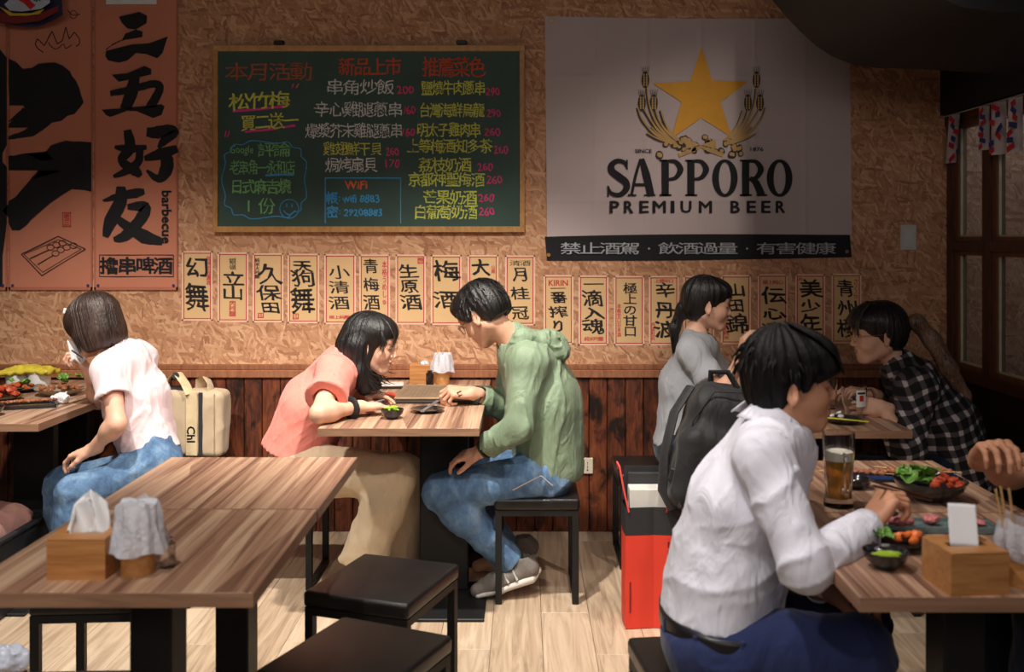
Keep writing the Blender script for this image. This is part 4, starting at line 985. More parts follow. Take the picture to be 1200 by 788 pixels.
make_table('dining_table', 'walnut table at right holding the tall beer mug and skewer tray', .627, 1.235, 2.442, 3.01)
make_table('dining_table', 'walnut table between the ponytailed diners, end facing the camera', .765, 1.358, 3.475, 4.09)
make_table('dining_table', 'walnut table against the wall between the ponytailed diners', .765, 1.358, 4.094, 4.72)
def make_stool(label):
    t = thing('stool', label, 'stool', group='black vinyl topped steel stools')
    s = MB(); s.box((0, 0, .383), (.326, .366, .046), None, .012, 3); part('seat', s, LEATH, t, smooth=True)
    f = MB()
    for sx in (-1, 1): f.box((sx*.147, 0, .349), (.024, .34, .022))
    for sy in (-1, 1): f.box((0, sy*.164, .349), (.29, .024, .022))
    part('seat_frame', f, BLACKM, t)
    lm = MB().box((0, 0, .181), (.025, .025, .358), None, .001).mesh('leg', BLACKM)
    for sx in (-1, 1):
        for sy in (-1, 1): link('leg', lm, t, (sx*.147, sy*.164, 0))
    rm = MB().box((0, 0, .012), (.022, .303, .02), None, .001).mesh('floor_runner', BLACKM)
    for sx in (-1, 1): link('floor_runner', rm, t, (sx*.147, 0, 0))
    return t
st0 = make_stool('black stool under the man in the green jacket'); st0.location = (.05, 3.972, 0)
def stool(x, y, rz, label): return dup(st0, (x, y, 0), rz, label)
stool(-.41, 2.92, -.33, 'empty black stool in the aisle, the one nearer the girl in coral')
stool(-.40, 2.39, -.41, 'empty black stool in the aisle nearest the camera, cut off by the bottom edge')
stool(-1.21, 2.92, .06, 'black stool pushed under the left side of the front left table')
stool(-1.03, 2.11, .04, 'black stool under the front edge of the front left table, only a corner showing')
stool(-1.0, 4.12, 0, 'black stool under the girl in the coral shirt')
stool(-1.42, 3.93, 0, 'black stool under the woman in the pale pink shirt')
stool(-1.56, 4.50, 0, 'black stool against the panelling holding the canvas tote')
stool(.565, 4.37, 0, 'black stool under the woman in the grey shirt')
stool(.74, 3.62, .0, 'black stool holding the black backpack')
stool(.44, 2.32, .12, 'black stool under the man in the white shirt')
stool(1.60, 3.85, 0, 'black stool under the woman in the plaid shirt')
stool(1.62, 2.35, 0, 'black stool under the diner at the right edge')
# ---------------------------------------------------------------- storage basket with bag
t = thing('storage_basket', 'black rectangular storage basket on the floor at the left edge', 'basket', (-2.1, 3.78, 0))
bk = M('black_plastic', (.022, .023, .026), .4, 0, .2)
b = MB()
for sx in (-1, 1): b.box((sx*.185, 0, .15), (.012, .50, .28), None, .003); b.box((sx*.19, 0, .292), (.026, .52, .016), None, .004)
for sy in (-1, 1): b.box((0, sy*.25, .15), (.37, .012, .28), None, .003); b.box((0, sy*.255, .292), (.38, .026, .016), None, .004)
part('basket_wall', b, bk, t); part('bottom', MB().box((0, 0, .012), (.37, .5, .02)), bk, t)
t = thing('handbag', 'dusty pink soft handbag lying in the black storage basket', 'bag', (-2.1, 3.80, .03))
PK = cloth('dusty_pink_leather', sr(176, 126, 116), .1, fold=.003, rough=.6)
blob('bag_body', [rbox((-2.1, 3.80, .19), (.155, .19, .165), .07)], PK, t, .012, disp=folds(5, .012, 9), amp=.02)
part('strap', MB().tube([(-2.22, 3.66, .34), (-2.12, 3.62, .385), (-2.02, 3.64, .36), (-1.97, 3.68, .30)], .012, 8, flat=.4), M('tan_leather', sr(120, 70, 52), .5), t, smooth=True, world=True)
# ---------------------------------------------------------------- canvas tote
CANV = cloth('beige_canvas', sr(206, 184, 154), .06, fold=.002)
t = thing('tote_bag', 'beige canvas tote with a dark stripe beside the woman in pale pink', 'bag', (-1.56, 4.55, .41))
b = blob('bag_body', [rbox((-1.53, 4.56, .558), (.17, .07, .15), .03, np.array(Matrix.Rotation(.03, 3, 'Y')))], CANV, t, .008, disp=folds(8, .006, 10), amp=.012)
part('dark_stripe', MB().box((-1.458, 4.487, .562), (.018, .006, .28)), M('charcoal_webbing', sr(52, 50, 56), .8), t, world=True)
part('web_handle', MB().box((-1.497, 4.486, .562), (.05, .007, .285)).tube([(-1.505, 4.486, .695), (-1.53, 4.50, .74), (-1.575, 4.53, .785), (-1.62, 4.55, .76), (-1.66, 4.54, .68)], .026, 8, flat=.15), M('cream_webbing', sr(222, 200, 160), .8), t, world=True)
part('web_handle', MB().tube([(-1.50, 4.62, .69), (-1.49, 4.60, .745), (-1.455, 4.57, .755), (-1.43, 4.54, .73), (-1.425, 4.53, .69)], .026, 8, flat=.15), CANV, t, world=True)
part('side_seam', MB().box((-1.395, 4.487, .562), (.004, .004, .27)), M('seam_thread', sr(170, 146, 118), .8), t, world=True)
part('dark_lining', MB().box((-1.60, 4.56, .708), (.15, .09, .02), None, .008), M('navy_lining', (.015, .018, .03), .7), t, world=True)
def flat_text(name, s, o, ux, uy, w_, h_, m, parent, bold=0):
    """lettering as thin mesh: origin o (lower left), unit vectors ux, uy"""
    v, f = glyph(s); e = (min(a[0] for a in v), max(a[0] for a in v), min(a[1] for a in v), max(a[1] for a in v))
    o, ux, uy = Vector(o), Vector(ux), Vector(uy); pts = []; fs = []
    offs = [(0, 0)] if not bold else [(bold*math.cos(q*PI/2), bold*math.sin(q*PI/2)) for q in range(4)]
    for ox, oy in offs:
        b_ = len(pts); pts += [o+ux*((x-e[0])/(e[1]-e[0])*w_+ox)+uy*((y-e[2])/(e[3]-e[2])*h_+oy) for x, y, z in v]; fs += [tuple(k+b_ for k in g_) for g_ in f]
    me = bpy.data.meshes.new(name); me.from_pydata([tuple(p) for p in pts], [], fs); me.materials.append(m); me.update()
    return link(name, me, parent, world=True)
flat_text('lettering', 'Chl', (-1.517, 4.4815, .55), (0, 0, -1), (1, 0, 0), .07, .036, INK, t, .0012)
part('round_mark', MB().cyl((-1.575, 4.508, .775), (-1.575, 4.503, .776), .014, .016, 20), M('dark_green_ink', (.02, .03, .03), .7), t, world=True)
# ---------------------------------------------------------------- red paper shopping bag
RED = M('red_paper', sr(222, 62, 44), .6, 0, .05, 6); BLP = M('black_paper', sr(44, 44, 46), .6, 0, .08)
t = thing('shopping_bag', 'tall red and black paper shopping bag with red cord handles on the floor', 'bag', (.455, 3.63, 0))
x0, x1, y0, y1, zt = -.092, .10, -.075, .075, .49
def panel(pts_lo, pts_hi, z0, z1, out=0): 
    mb = MB()
    for (a, b_) in zip(pts_lo, pts_lo[1:]+pts_lo[:1]):
        mb.poly([(a[0], a[1], z0), (b_[0], b_[1], z0), (b_[0]*1, b_[1]*1, z1), (a[0], a[1], z1)])
    return mb
pl = [(x0, y0), (0.01, y0+.012), (x1, y0), (x1+.004, 0), (x1, y1), (0.01, y1-.01), (x0, y1), (x0-.004, 0)]
def bagwall(z0, z1, s=1.0):
    mb = MB()
    for a, b_ in zip(pl, pl[1:]+pl[:1]):
        for k in (1.0, .975):
            mb.poly([(a[0]*k*s, a[1]*k*s, z0), (b_[0]*k*s, b_[1]*k*s, z0), (b_[0]*k*s, b_[1]*k*s, z1), (a[0]*k*s, a[1]*k*s, z1)])
    return mb
part('red_body', bagwall(.003, .335), RED, t); part('bottom', MB().bx(x0+.005, x1-.005, y0+.012, y1-.012, .001, .004), RED, t)
part('black_band', bagwall(.335, .435, 1.003), BLP, t)
tri = MB(); tri.poly([(x0, y1-.012, .43), (x1, y1-.012, .43), (x1-.01, y1-.015, .555), (x0+.01, y1-.015, .555)], .003)
part('rear_flap', tri, BLP, t)
part('inner_box', MB().bx(x0+.018, x1-.022, -.05, .03, .05, .495, .002), M('white_card', (.62, .6, .56), .6, 0, .03), t)
part('black_inner_box', MB().bx(x0+.02, x1-.03, .033, .055, .05, .535, .002), BLP, t)
hc = M('red_cord', sr(214, 70, 60), .7)
part('handle', MB().tube([(x0+.012, y0-.002, .42), (x0-.006, y0+.01, .50), (x0-.018, y0+.03, .575), (x0-.026, y0+.05, .588), (x0-.022, y0+.07, .56)], .0035, 8), hc, t, smooth=True)
part('handle', MB().tube([(.055, y0-.002, .42), (.06, y0-.004, .52), (.075, y0, .575), (.095, y0, .58), (.10, y0, .545), (.085, y0-.002, .50), (.07, y0-.002, .43)], .0035, 8), hc, t, smooth=True)
lt = MB()
for z in (.295, .262): 
    lt.bx(.058, .078, y0-.006, y0-.003, z, z+.020)
part('black_mark', lt, INK, t)
mk2 = MB()
for z in (.297, .264):
    for k in range(3): mk2.bx(.061, .075, y0-.0075, y0-.006, z+.002+k*.006, z+.004+k*.006)
part('red_mark_line', mk2, RED, t)
part('small_print', MB().bx(-.078, -.073, y0-.001, y0+.001, .06, .17), M('dark_red_print', sr(120, 30, 24), .7), t)
# ---------------------------------------------------------------- black backpack
NYL = cloth('black_nylon', (.017, .017, .018), .2, fold=.003, rough=.6, sheen=.1)
t = thing('backpack', 'large black backpack standing on a stool behind the man in the white shirt', 'backpack', (.64, 3.62, .41))
Rb = np.array(Matrix.Rotation(.24, 3, 'Y'))
bc = np.array([.685, 3.60, .635])
blob('main_compartment', [rbox(bc, (.135, .12, .235), .085, Rb, .03), rbox(bc+Rb@np.array([-.05, -.06, -.06]), (.10, .10, .15), .06, Rb, .03)], NYL, t, .008, disp=folds(21, .010, 9, an=(1, 1, .5)), amp=.016)
W2 = lambda x, y, z: Vector(tuple(bc+Rb@np.array([x, y, z])))
blob('front_pocket', [rbox(bc+Rb@np.array([.01, -.125, -.07]), (.095, .03, .13), .03, Rb)], NYL, t, .007, disp=folds(22, .006, 12), amp=.01)
zp = M('dark_zip', (.05, .05, .052), .4, .5)
part('zip', MB().tube([W2(-.115, -.118, -.12), W2(-.12, -.115, .1), W2(-.07, -.11, .215), (W2(.03, -.11, .235)), W2(.10, -.11, .18), W2(.115, -.115, 0)], .003, 6), zp, t, world=True, smooth=True)
part('zip', MB().tube([W2(-.075, -.158, -.02), W2(.0, -.162, .03), W2(.09, -.158, .0)], .003, 6), zp, t, world=True, smooth=True)
part('top_handle', MB().tube([W2(-.06, .02, .22), W2(-.075, 0, .27), W2(-.02, -.02, .285), W2(.03, -.02, .235)], .012, 8, flat=.4), NYL, t, world=True, smooth=True)
part('shoulder_strap', MB().tube([W2(-.13, .02, .2), W2(-.175, -.03, .1), W2(-.18, -.06, -.05), W2(-.16, -.08, -.17), W2(-.11, -.09, -.225)], .022, 10, flat=.35), NYL, t, world=True, smooth=True)
part('webbing_strap', MB().tube([W2(-.14, -.10, .02), W2(-.15, -.12, -.12), W2(-.10, -.15, -.20)], .011, 8, flat=.25), M('black_webbing', (.03, .03, .03), .5), t, world=True)
part('buckle', MB().box(W2(-.145, -.125, -.10), (.03, .012, .045), Matrix.Rotation(.3, 3, 'Y'), .004), bk, t, world=True)
# ---------------------------------------------------------------- tabletop things
def box_holder(label, x, y, rz, size=(.115, .11, .077), tissue='soft', grp=None):
    t = thing('tissue_box', label, 'tissue box', (x, y, TZ), rz, grp)
    w_, d_, h_ = size
    b = MB(); T_ = .006
    b.bx(-w_/2, w_/2, -d_/2, -d_/2+T_, 0, h_).bx(-w_/2, w_/2, d_/2-T_, d_/2, 0, h_).bx(-w_/2, -w_/2+T_, -d_/2+T_, d_/2-T_, 0, h_).bx(w_/2-T_, w_/2, -d_/2+T_, d_/2-T_, 0, h_)
    part('box_side', b, BAMBOO, t)
    l = MB(); l.bx(-w_/2, w_/2, -d_/2, -.014, h_, h_+.005, .001).bx(-w_/2, w_/2, .014, d_/2, h_, h_+.005, .001).bx(-w_/2, -.038, -.014, .014, h_, h_+.005).bx(.038, w_/2, -.014, .014, h_, h_+.005)
    part('lid', l, BAMBOO, t)
    return t
TISS = M('white_tissue', (.82, .82, .84), .9, 0, .03, 8, sss=.0, sheen=.2)
PLAS = NT('thin_plastic_bag'); PLAS.b.inputs['Base Color'].default_value = (.86, .9, 1, 1); PLAS.b.inputs['Roughness'].default_value = .25; PLAS.b.inputs['Alpha'].default_value = .62
v_ = PLAS.coord('Object'); PLAS.bump(PLAS.noise(v_, 60, 4, .6, 1), .006); PLAS = PLAS.m
def tissue_sheet(parent, w_, h_, lean=.2, z0=.075, soft=True, rz=0):
    def f(u, v):
        x = (u-.5)*w_*(1-.25*v*(1 if soft else .1)); y = lean*v*h_+(.008*math.sin(u*7)+.006*math.sin(u*13+v*5) if soft else .002*math.sin(u*3)); z = z0+h_*v*(1-(.35*abs(u-.5)*2 if soft else 0))
        return (x*math.cos(rz)-y*math.sin(rz), x*math.sin(rz)+y*math.cos(rz), z)
    mb = MB(); mb.grid(f, 18, 10)
    o = part('tissue', mb, TISS, parent, smooth=True); m_ = o.modifiers.new('s', 'SOLIDIFY'); m_.thickness = .0012
    return o
t1 = box_holder('bamboo tissue box on the empty table at front left', -.88, 2.01, 0)
tissue_sheet(t1, .085, .085, .35, rz=.2); tissue_sheet(t1, .07, .075, .1, rz=.9)
t2 = box_holder('bamboo tissue box on the front right table', .852, 1.925, .10)
tissue_sheet(t2, .052, .075, .45, soft=False, rz=-.35)
t3 = box_holder('bamboo tissue box by the wall behind the wire grill', -.462, 4.63, 0, (.13, .09, .082))
tissue_sheet(t3, .05, .03, .2)
def cup(label, x, y, r=.034, h=.085, sticks=0, cover=True, ch=.05, scol=None, grp=None):
    t = thing('chopstick_holder', label, 'chopstick holder', (x, y, TZ), 0, grp)
    part('cup', MB().lathe([(.001, 0), (r, 0), (r, h), (r-.004, h), (r-.004, .006), (.001, .006)], n=24), BAMBOO, t, smooth=True)
    if cover:
        def fn(rr, z, a): 
            k = 1+.07*math.sin(a*7+z*60)+.05*math.sin(a*13); return rr*k, z+.004*math.sin(a*5)
        part('plastic_cover', MB().lathe([(r*1.75, h-.028), (r*1.66, h-.012), (r*1.5, h+.008), (r*1.32, h+ch*.5), (r*1.22, h+ch*.86), (r*1.1, h+ch*.97), (r*.6, h+ch), (.002, h+ch*.97)], n=56, fn=fn), PLAS, t, smooth=True)
        m_ = t.children[-1]
    sm = MB().cyl((0, 0, 0), (0, 0, .17), .0028, .0022, 6).mesh('chopstick', scol or M('pale_bamboo_stick', sr(220, 176, 116), .6))
    for i in range(sticks):
        o = link('chopstick', sm, t, (rng.uniform(-.35, .35)*r, rng.uniform(-.35, .35)*r, .02)); o.rotation_euler = (rng.uniform(-.14, .14), rng.uniform(-.2, .2), 0)
    return t
cup('chopstick holder under a crumpled plastic cover on the empty front left table', -.775, 2.0, .033, .076, 0, True, .070)
tR = cup('bamboo holder with skewers and plastic wrap on the front right table', .972, 1.94, .04, .085, 0, False)
def fn_(rr, z, a): return rr*(1+.08*math.sin(a*7)+.05*math.sin(a*12+z*90)), z+.006*math.sin(a*4)
part('plastic_wrap', MB().lathe([(.046, .055), (.052, .075), (.047, .10), (.041, .125)], n=56, fn=fn_), PLAS, tR, smooth=True)
for dx, dy, rx, ry in ((-.02, 0, .05, -.22), (-.012, .01, .05, -.18), (-.005, .0, .06, -.16), (.018, 0, 0, .02)):
    o = part('skewer_stick', MB().cyl((0, 0, 0), (0, 0, .17), .0022, .0022, 6), M('pale_bamboo_stick', sr(220, 176, 116), .6), tR, loc=(dx, dy, .02)); o.rotation_euler = (rx, ry, 0)
cup('chopstick holder under a plastic cover by the wall behind the wire grill', -.375, 4.58, .032, .088, 3, True, .055)
jar = lambda x, y, r, h, label, m, lab=None: tag(part('jar', MB().lathe([(.001, 0), (r, 0), (r, h*.8), (r*.6, h*.9), (r*.62, h), (.001, h)], (x, y, TZ), 20), m, smooth=True), label, 'jar')
jar(-.425, 4.50, .018, .075, 'small dark sauce jar beside the tissue box at the wall', M('dark_sauce_glass', (.02, .012, .01), .1, coat=.5))
jar(-.728, 2.035, .015, .06, 'small clear glass jar right of the plastic covered holder', GLASS)
# plates, bowls
GLZ = M('black_glaze', (.014, .014, .016), .18, 0, .15, coat=.4)
def plate(label, x, y, r=.066, h=.014, m=None, name='plate', sx=1.0, cat='plate', rz=0, grp=None):
    t = thing(name, label, cat, (x, y, TZ), rz, grp)
    o = part('dish', MB().lathe([(.001, 0), (r*.55, 0), (r*.6, .002), (r*.97, h*.85), (r, h), (r*.94, h*.95), (r*.6, .005), (.001, .004)], n=40), m or GLZ, t, smooth=True); o.scale = (sx, 1, 1)
    return t
def bowl(label, x, y, r=.042, h=.034, m=None, grp=None, cat='bowl'):
    t = thing('bowl', label, cat, (x, y, TZ), 0, grp)
    part('dish', MB().lathe([(.001, 0), (r*.5, 0), (r*.52, .004), (r*.9, h*.55), (r, h), (r*.95, h), (r*.84, h*.6), (r*.45, .007), (.001, .006)], n=36), m or GLZ, t, smooth=True)
    return t
def bean(name, label, m, loc, rz, L=.03, r=.0045, ry=0, cat='edamame', grp=None):
    mb = MB(); mb.tube([(-L/2, 0, 0), (-L*.35, 0, .001), (-L*.15, .001, .002), (0, .001, .0022), (L*.18, .001, .002), (L*.35, 0, .001), (L/2, 0, 0)], [.001, r, r*.75, r, r*.75, r, .001], 8)
    o = part(name, mb, m, None, smooth=True); o.location = loc; o.rotation_euler = (0, ry, rz); return tag(o, label, cat, grp)
EDA = M('edamame_green', sr(150, 180, 46), .5, 0, .25, 60); LET = M('lettuce_green', sr(92, 134, 52), .5, 0, .3, 50)
GREY = M('grey_chopstick', sr(126, 122, 124), .5)
def sticks(label, a, b, m, r=.0028, grp=None, name='chopstick'):
    o = part(name, MB().cyl((0, 0, 0), Vector(b)-Vector(a), r, r*.7, 6), m); o.location = a; return tag(o, label, 'chopstick', grp)
plate('round black plate in front of the girl in coral', -.606, 3.93); plate('round black plate in front of the man in green', -.373, 3.85)
bowl('small black bowl of green edamame between the two round black plates', -.49, 3.705, .043, .036)
for i in range(9): bean('edamame_pod', 'green edamame pod in the small bowl between the couple', EDA, (-.49+rng.uniform(-.02, .02), 3.705+rng.uniform(-.02, .02), TZ+.032+rng.uniform(0, .01)), rng.uniform(0, 3), .034, .0045, rng.uniform(-.3, .3), grp='edamame pods in the bowl between the couple')
for d in (0, .008): sticks('grey chopstick resting on the plate of the girl in coral', (-.64+d, 3.86, TZ+.016), (-.56+d, 4.03, TZ+.022), GREY, .0036, 'chopsticks on the plate of the girl in coral')
for d in (0, .008): sticks('grey chopstick resting on the plate of the man in green', (-.39+d, 3.78, TZ+.014), (-.345+d, 3.96, TZ+.026), GREY, .0036, 'chopsticks on the plate of the man in green')
# wire grill
t = thing('wire_grill', 'flat wire mesh grill set in the middle of the couple\'s table', 'grill', (-.37, 4.21, TZ))
part('grill_tray', MB().bx(-.155, .155, -.175, .175, .001, .012, .002), M('dark_grill_tray', (.03, .02, .016), .5), t)
wireM = M('grill_wire', sr(200, 170, 140), .35, .6); 
fr_ = MB(); fr_.tube([(-.155, -.175, .022), (.155, -.175, .022), (.155, .175, .022), (-.155, .175, .022)], .003, 6, closed=True); part('rim_wire', fr_, wireM, t)
wmx = MB().cyl((0, -.175, .022), (0, .175, .022), .0014, .0014, 5).mesh('wire', wireM); wmy = MB().cyl((-.155, 0, .0235), (.155, 0, .0235), .0014, .0014, 5).mesh('wire', wireM)
for i in range(19): link('wire', wmx, t, (-.145+i*.0161, 0, 0))
for i in range(21): link('wire', wmy, t, (0, -.165+i*.0165, 0))
tag(part('red_packet', MB().box((-.60, 4.22, TZ+.003), (.11, .16, .004), Matrix.Rotation(.25, 3, 'Z'), .001), M('red_card', sr(214, 62, 50), .5)), 'flat red paper packet beside the wire grill', 'packet')
t = thing('serving_tray', 'thin pale tray lying behind the red packet', 'tray', (-.60, 4.47, TZ), .1)
part('tray_plate', MB().bx(-.06, .06, -.05, .05, .012, .02, .003), M('pale_tray', (.7, .68, .64), .4), t); part('dark_foot', MB().bx(-.055, .055, -.045, .045, 0, .012), GLZ, t)
# left table food
YEL = M('yellow_plastic', sr(226, 206, 70), .35, 0, .15, trans=.2); WHT = M('white_tub', (.75, .74, .7), .4, 0, .04)
for i, (x, lab) in enumerate(((-2.29, 'white round tub, the left one under the yellow wrap'), (-2.19, 'white round tub, the right one under the yellow wrap'))):
    tag(part('food_tub', MB().lathe([(.001, 0), (.042, 0), (.046, .004), (.049, .062), (.052, .064), (.052, .070), (.001, .070)], (x, 4.50, TZ), 30), WHT, smooth=True), lab, 'tub', 'white tubs at the wall')
def yf(u, v): return (-2.345+.22*u, 4.44+.12*v, TZ+.078+.022*math.sin(u*PI)*math.sin(v*PI)+.012*noise.noise((u*6, v*5, 1))+.008*noise.noise((u*15, v*12, 3)))
yy = part('yellow_wrap', MB().grid(yf, 30, 14), YEL, smooth=True); yy.modifiers.new('s', 'SOLIDIFY').thickness = .02; tag(yy, 'crumpled yellow plastic wrap lying on the white tubs', 'plastic wrap')
ORF = M('fried_orange', sr(190, 92, 40), .5, 0, .35, 60, bump=.002, bs=80); MEA = M('grilled_meat', sr(150, 92, 62), .5, 0, .35, 70, bump=.002, bs=90); REF = M('red_fried', sr(176, 70, 40), .45, 0, .3, 60, bump=.002, bs=90)
PNK = M('pink_ham', sr(198, 120, 120), .4, 0, .2, 70); SAL2 = M('salmon_orange', sr(230, 120, 60), .35, 0, .2, 60)
def chunks(name, label, cat, grp, n, c, rx, ry, m, s=(.012, .02), h=.02, z0=.012):
    for i in range(n):
        a, q = rng.uniform(0, 2*PI), math.sqrt(rng.random()); r_ = rng.uniform(*s)
        mb = MB(); mb.ball((0, 0, 0), r_, (1, rng.uniform(.6, 1), rng.uniform(.45, .8)), None, 9, 7)
        for v in mb.bm.verts: v.co += Vector([rng.uniform(-.12, .12)*r_ for _ in range(3)])
        o = part(name, mb, m, None, smooth=True); o.location = (c[0]+rx*q*math.cos(a), c[1]+ry*q*math.sin(a), TZ+z0+h*(1-q)+r_*.3); o.rotation_euler = (rng.uniform(-.4, .4), rng.uniform(-.4, .4), rng.uniform(0, 3)); tag(o, label, cat, grp)
def leaf(loc, s, rz, label, grp, m=None):
    def f(u, v):
        x = (u-.5)*2*s*(1-.5*(2*v-1)**2); y = (v-.5)*2*s; return (x, y, .3*s*math.sin(u*9)*abs(u-.5)*2+.25*s*math.sin(v*8)+.2*s*(u-.5)**2)
    o = part('lettuce_leaf', MB().grid(f, 8, 8), m or LET, None, smooth=True); o.location = loc; o.rotation_euler = (rng.uniform(-.5, .5), rng.uniform(-.5, .5), rz); tag(o, label, 'lettuce', grp)
plate('oval black dish of stir-fry in front of the white tubs', -2.22, 4.37, .10, .02, sx=1.1)
chunks('stir_fry_piece', 'orange stir-fry piece in the oval black dish', 'food', 'stir-fry in the oval black dish', 16, (-2.20, 4.37), .08, .06, ORF, (.010, .018))
for i in range(4): leaf((-2.22+rng.uniform(-.06, .06), 4.37+rng.uniform(-.03, .03), TZ+.045), .016, rng.uniform(0, 3), 'green leaf on the stir-fry in the black dish', 'greens in the oval black dish')
plate('oval grey stoneware dish of food nearest the woman in pale pink', -1.99, 4.27, .098, .030, M('grey_stoneware', sr(150, 138, 116), .5), sx=1.05)
chunks('stew_piece', 'browned piece of food in the grey stoneware dish', 'food', 'food in the grey stoneware dish', 16, (-1.99, 4.27), .08, .06, MEA, (.011, .018), z0=.022)
for i in range(7): leaf((-1.96+rng.uniform(-.06, .06), 4.29+rng.uniform(-.04, .05), TZ+.058+rng.uniform(0, .02)), .018, rng.uniform(0, 3), 'green leaf on top of the grey stoneware dish', 'greens in the grey stoneware dish')
def tray(label, x, y, w_, d_, m, rz=0):
    t = thing('serving_tray', label, 'tray', (x, y, TZ), rz)
    part('tray_base', MB().bx(-w_/2, w_/2, -d_/2, d_/2, .001, .008, .002), m, t)
    part('tray_rim', MB().bx(-w_/2, w_/2, -d_/2, -d_/2+.006, .008, .016).bx(-w_/2, w_/2, d_/2-.006, d_/2, .008, .016).bx(-w_/2, -w_/2+.006, -d_/2, d_/2, .008, .016).bx(w_/2-.006, w_/2, -d_/2, d_/2, .008, .016), m, t); return t
tray('black rectangular tray of skewers at the front of the left table', -1.985, 3.96, .24, .13, GLZ, .35)
def skewer(label, loc, rz, m, grp, n=4, L=.13, sz=.011):
    t = thing('skewer', label, 'skewer', loc, rz, grp)
    part('stick', MB().cyl((-L/2-.02, 0, 0), (L/2, 0, 0), .0016, .0012, 5), M('pale_bamboo_stick', sr(220, 176, 116), .6), t)
    for i in range(n):
        mb = MB(); mb.ball((0, 0, 0), sz, (1.1, .85, .65), None, 8, 6)
        for v in mb.bm.verts: v.co += Vector([rng.uniform(-.15, .15)*sz for _ in range(3)])
        part('meat', mb, m, t, smooth=True, loc=(-L*.28+i*sz*2.0, 0, 0))
for i in range(5): skewer('grilled meat skewer on the black tray on the left table', (-2.03+i*.028, 3.955+i*.012, TZ+.022), .5+rng.uniform(-.2, .2), MEA, 'skewers on the left table tray')
plate('black plate of red fried pieces at the left edge', -2.17, 4.12, .09, .018)
chunks('fried_piece', 'reddish fried piece heaped on the plate at the left edge', 'food', 'red fried pieces at the left edge', 22, (-2.16, 4.11), .075, .07, REF, (.014, .024), .05)
bowl('shallow black bowl with greens at the front left corner of the left table', -2.03, 3.76, .062, .034)
for i in range(8): leaf((-2.03+rng.uniform(-.03, .03), 3.76+rng.uniform(-.03, .03), TZ+.034), .016, rng.uniform(0, 3), 'green leaf in the shallow black bowl at left', 'greens in the shallow bowl at left')
o = blob('crumpled_tissue', [ell((-1.885, 4.04, TZ+.02), (.034, .024, .018), None, .01), ell((-1.865, 4.03, TZ+.027), (.02, .018, .022), None, .01)], TISS, None, .004, disp=folds(31, .008, 40, an=(1, 1, 1)), amp=.012)
tag(o, 'crumpled white tissue on the left table by the stoneware dish', 'tissue')
tag(part('drinking_glass', MB().lathe([(.001, 0), (.03, 0), (.036, .12), (.034, .12), (.028, .006), (.001, .006)], (-1.86, 4.38, TZ), 28), M('pale_blue_glass', (.75, .85, 1), .05, 0, 0, trans=.85), smooth=True), 'pale blue drinking glass on the left table by the woman\'s chest', 'glass')
# ---- right front table
t = thing('beer_mug', 'tall glass mug of beer with foam on the right table', 'beer mug', (.79, 2.50, TZ))
gl = [(.001, 0), (.036, 0), (.037, .006), (.032, .03), (.033, .06), (.037, .11), (.0395, .15), (.0395, .185), (.0365, .185), (.0360, .15), (.0335, .11), (.0295, .06), (.028, .03), (.027, .022), (.001, .022)]
part('glass', MB().lathe(gl, n=40), GLASS, t, smooth=True)
part('beer', MB().lathe([(.001, .0235), (.026, .0235), (.0272, .03), (.0285, .06), (.0325, .11), (.033, .116), (.001, .116)], n=40), M('beer', (.86, .44, .06), .05, 0, 0, trans=.6, ior=1.33), t, smooth=True)
part('foam', MB().lathe([(.001, .116), (.033, .116), (.0345, .134), (.034, .138), (.001, .134)], n=30), M('beer_foam', (.85, .8, .68), .8, 0, .08, 90, bump=.001), t, smooth=True)
part('handle', MB().tube([(0, -.036, .135), (.0, -.054, .137), (0, -.062, .12), (0, -.062, .06), (0, -.054, .042), (0, -.033, .046)], .0065, 10), GLASS, t, smooth=True)
bowl('small black bowl of edamame and spoon at the front right table corner', .737, 2.03, .046, .036)
for i in range(4): bean('edamame_pod', 'green edamame pod in the black bowl on the front right table', EDA, (.735+rng.uniform(-.012, .018), 2.015+i*.008, TZ+.026), rng.uniform(-.3, .3), .055, .004, grp='edamame pods in the front right bowl')
tag(part('spoon', MB().ball((.735, 2.055, TZ+.030), .012, (1, .8, .5)).cyl((.735, 2.055, TZ+.033), (.75, 2.09, TZ+.05), .0025, .002, 6), M('chrome', (.7, .7, .72), .1, 1, .02), smooth=True), 'shiny metal spoon in the small black bowl of edamame', 'spoon')
t = plate('dark dish with lettuce and salmon behind the bowl of edamame', .81, 2.16, .062, .022, sx=1.15)
chunks('salmon_piece', 'orange salmon piece in the dark dish on the front right table', 'food', 'salmon pieces on the front right table', 9, (.83, 2.15), .04, .03, SAL2, (.009, .014), z0=.016)
for i in range(5): leaf((.775+rng.uniform(-.015, .015), 2.15+rng.uniform(-.02, .02), TZ+.035), .014, rng.uniform(0, 3), 'lettuce leaf beside the salmon pieces', 'lettuce beside the salmon')
tray('long clear glass platter of pink ham behind the salmon dish', .93, 2.30, .30, .08, M('ice_glass_platter', sr(120, 140, 140), .15, 0, .2, 40, trans=.3), -.05)
chunks('ham_piece', 'pink ham piece on the long glass platter', 'food', 'ham on the glass platter', 16, (.94, 2.30), .12, .022, PNK, (.011, .015), .008)
t = thing('salad_bowl', 'wide black bowl of lettuce and red fried chicken at right', 'bowl', (1.045, 2.56, TZ))
part('dish', MB().lathe([(.001, 0), (.04, 0), (.045, .006), (.080, .03), (.092, .052), (.088, .053), (.074, .032), (.001, .012)], n=40), GLZ, t, smooth=True)
for i in range(14): leaf((1.015+rng.uniform(-.04, .03), 2.57+rng.uniform(-.04, .04), TZ+.055+rng.uniform(0, .025)), .022, rng.uniform(0, 3), 'lettuce leaf in the wide black salad bowl', 'lettuce in the salad bowl')
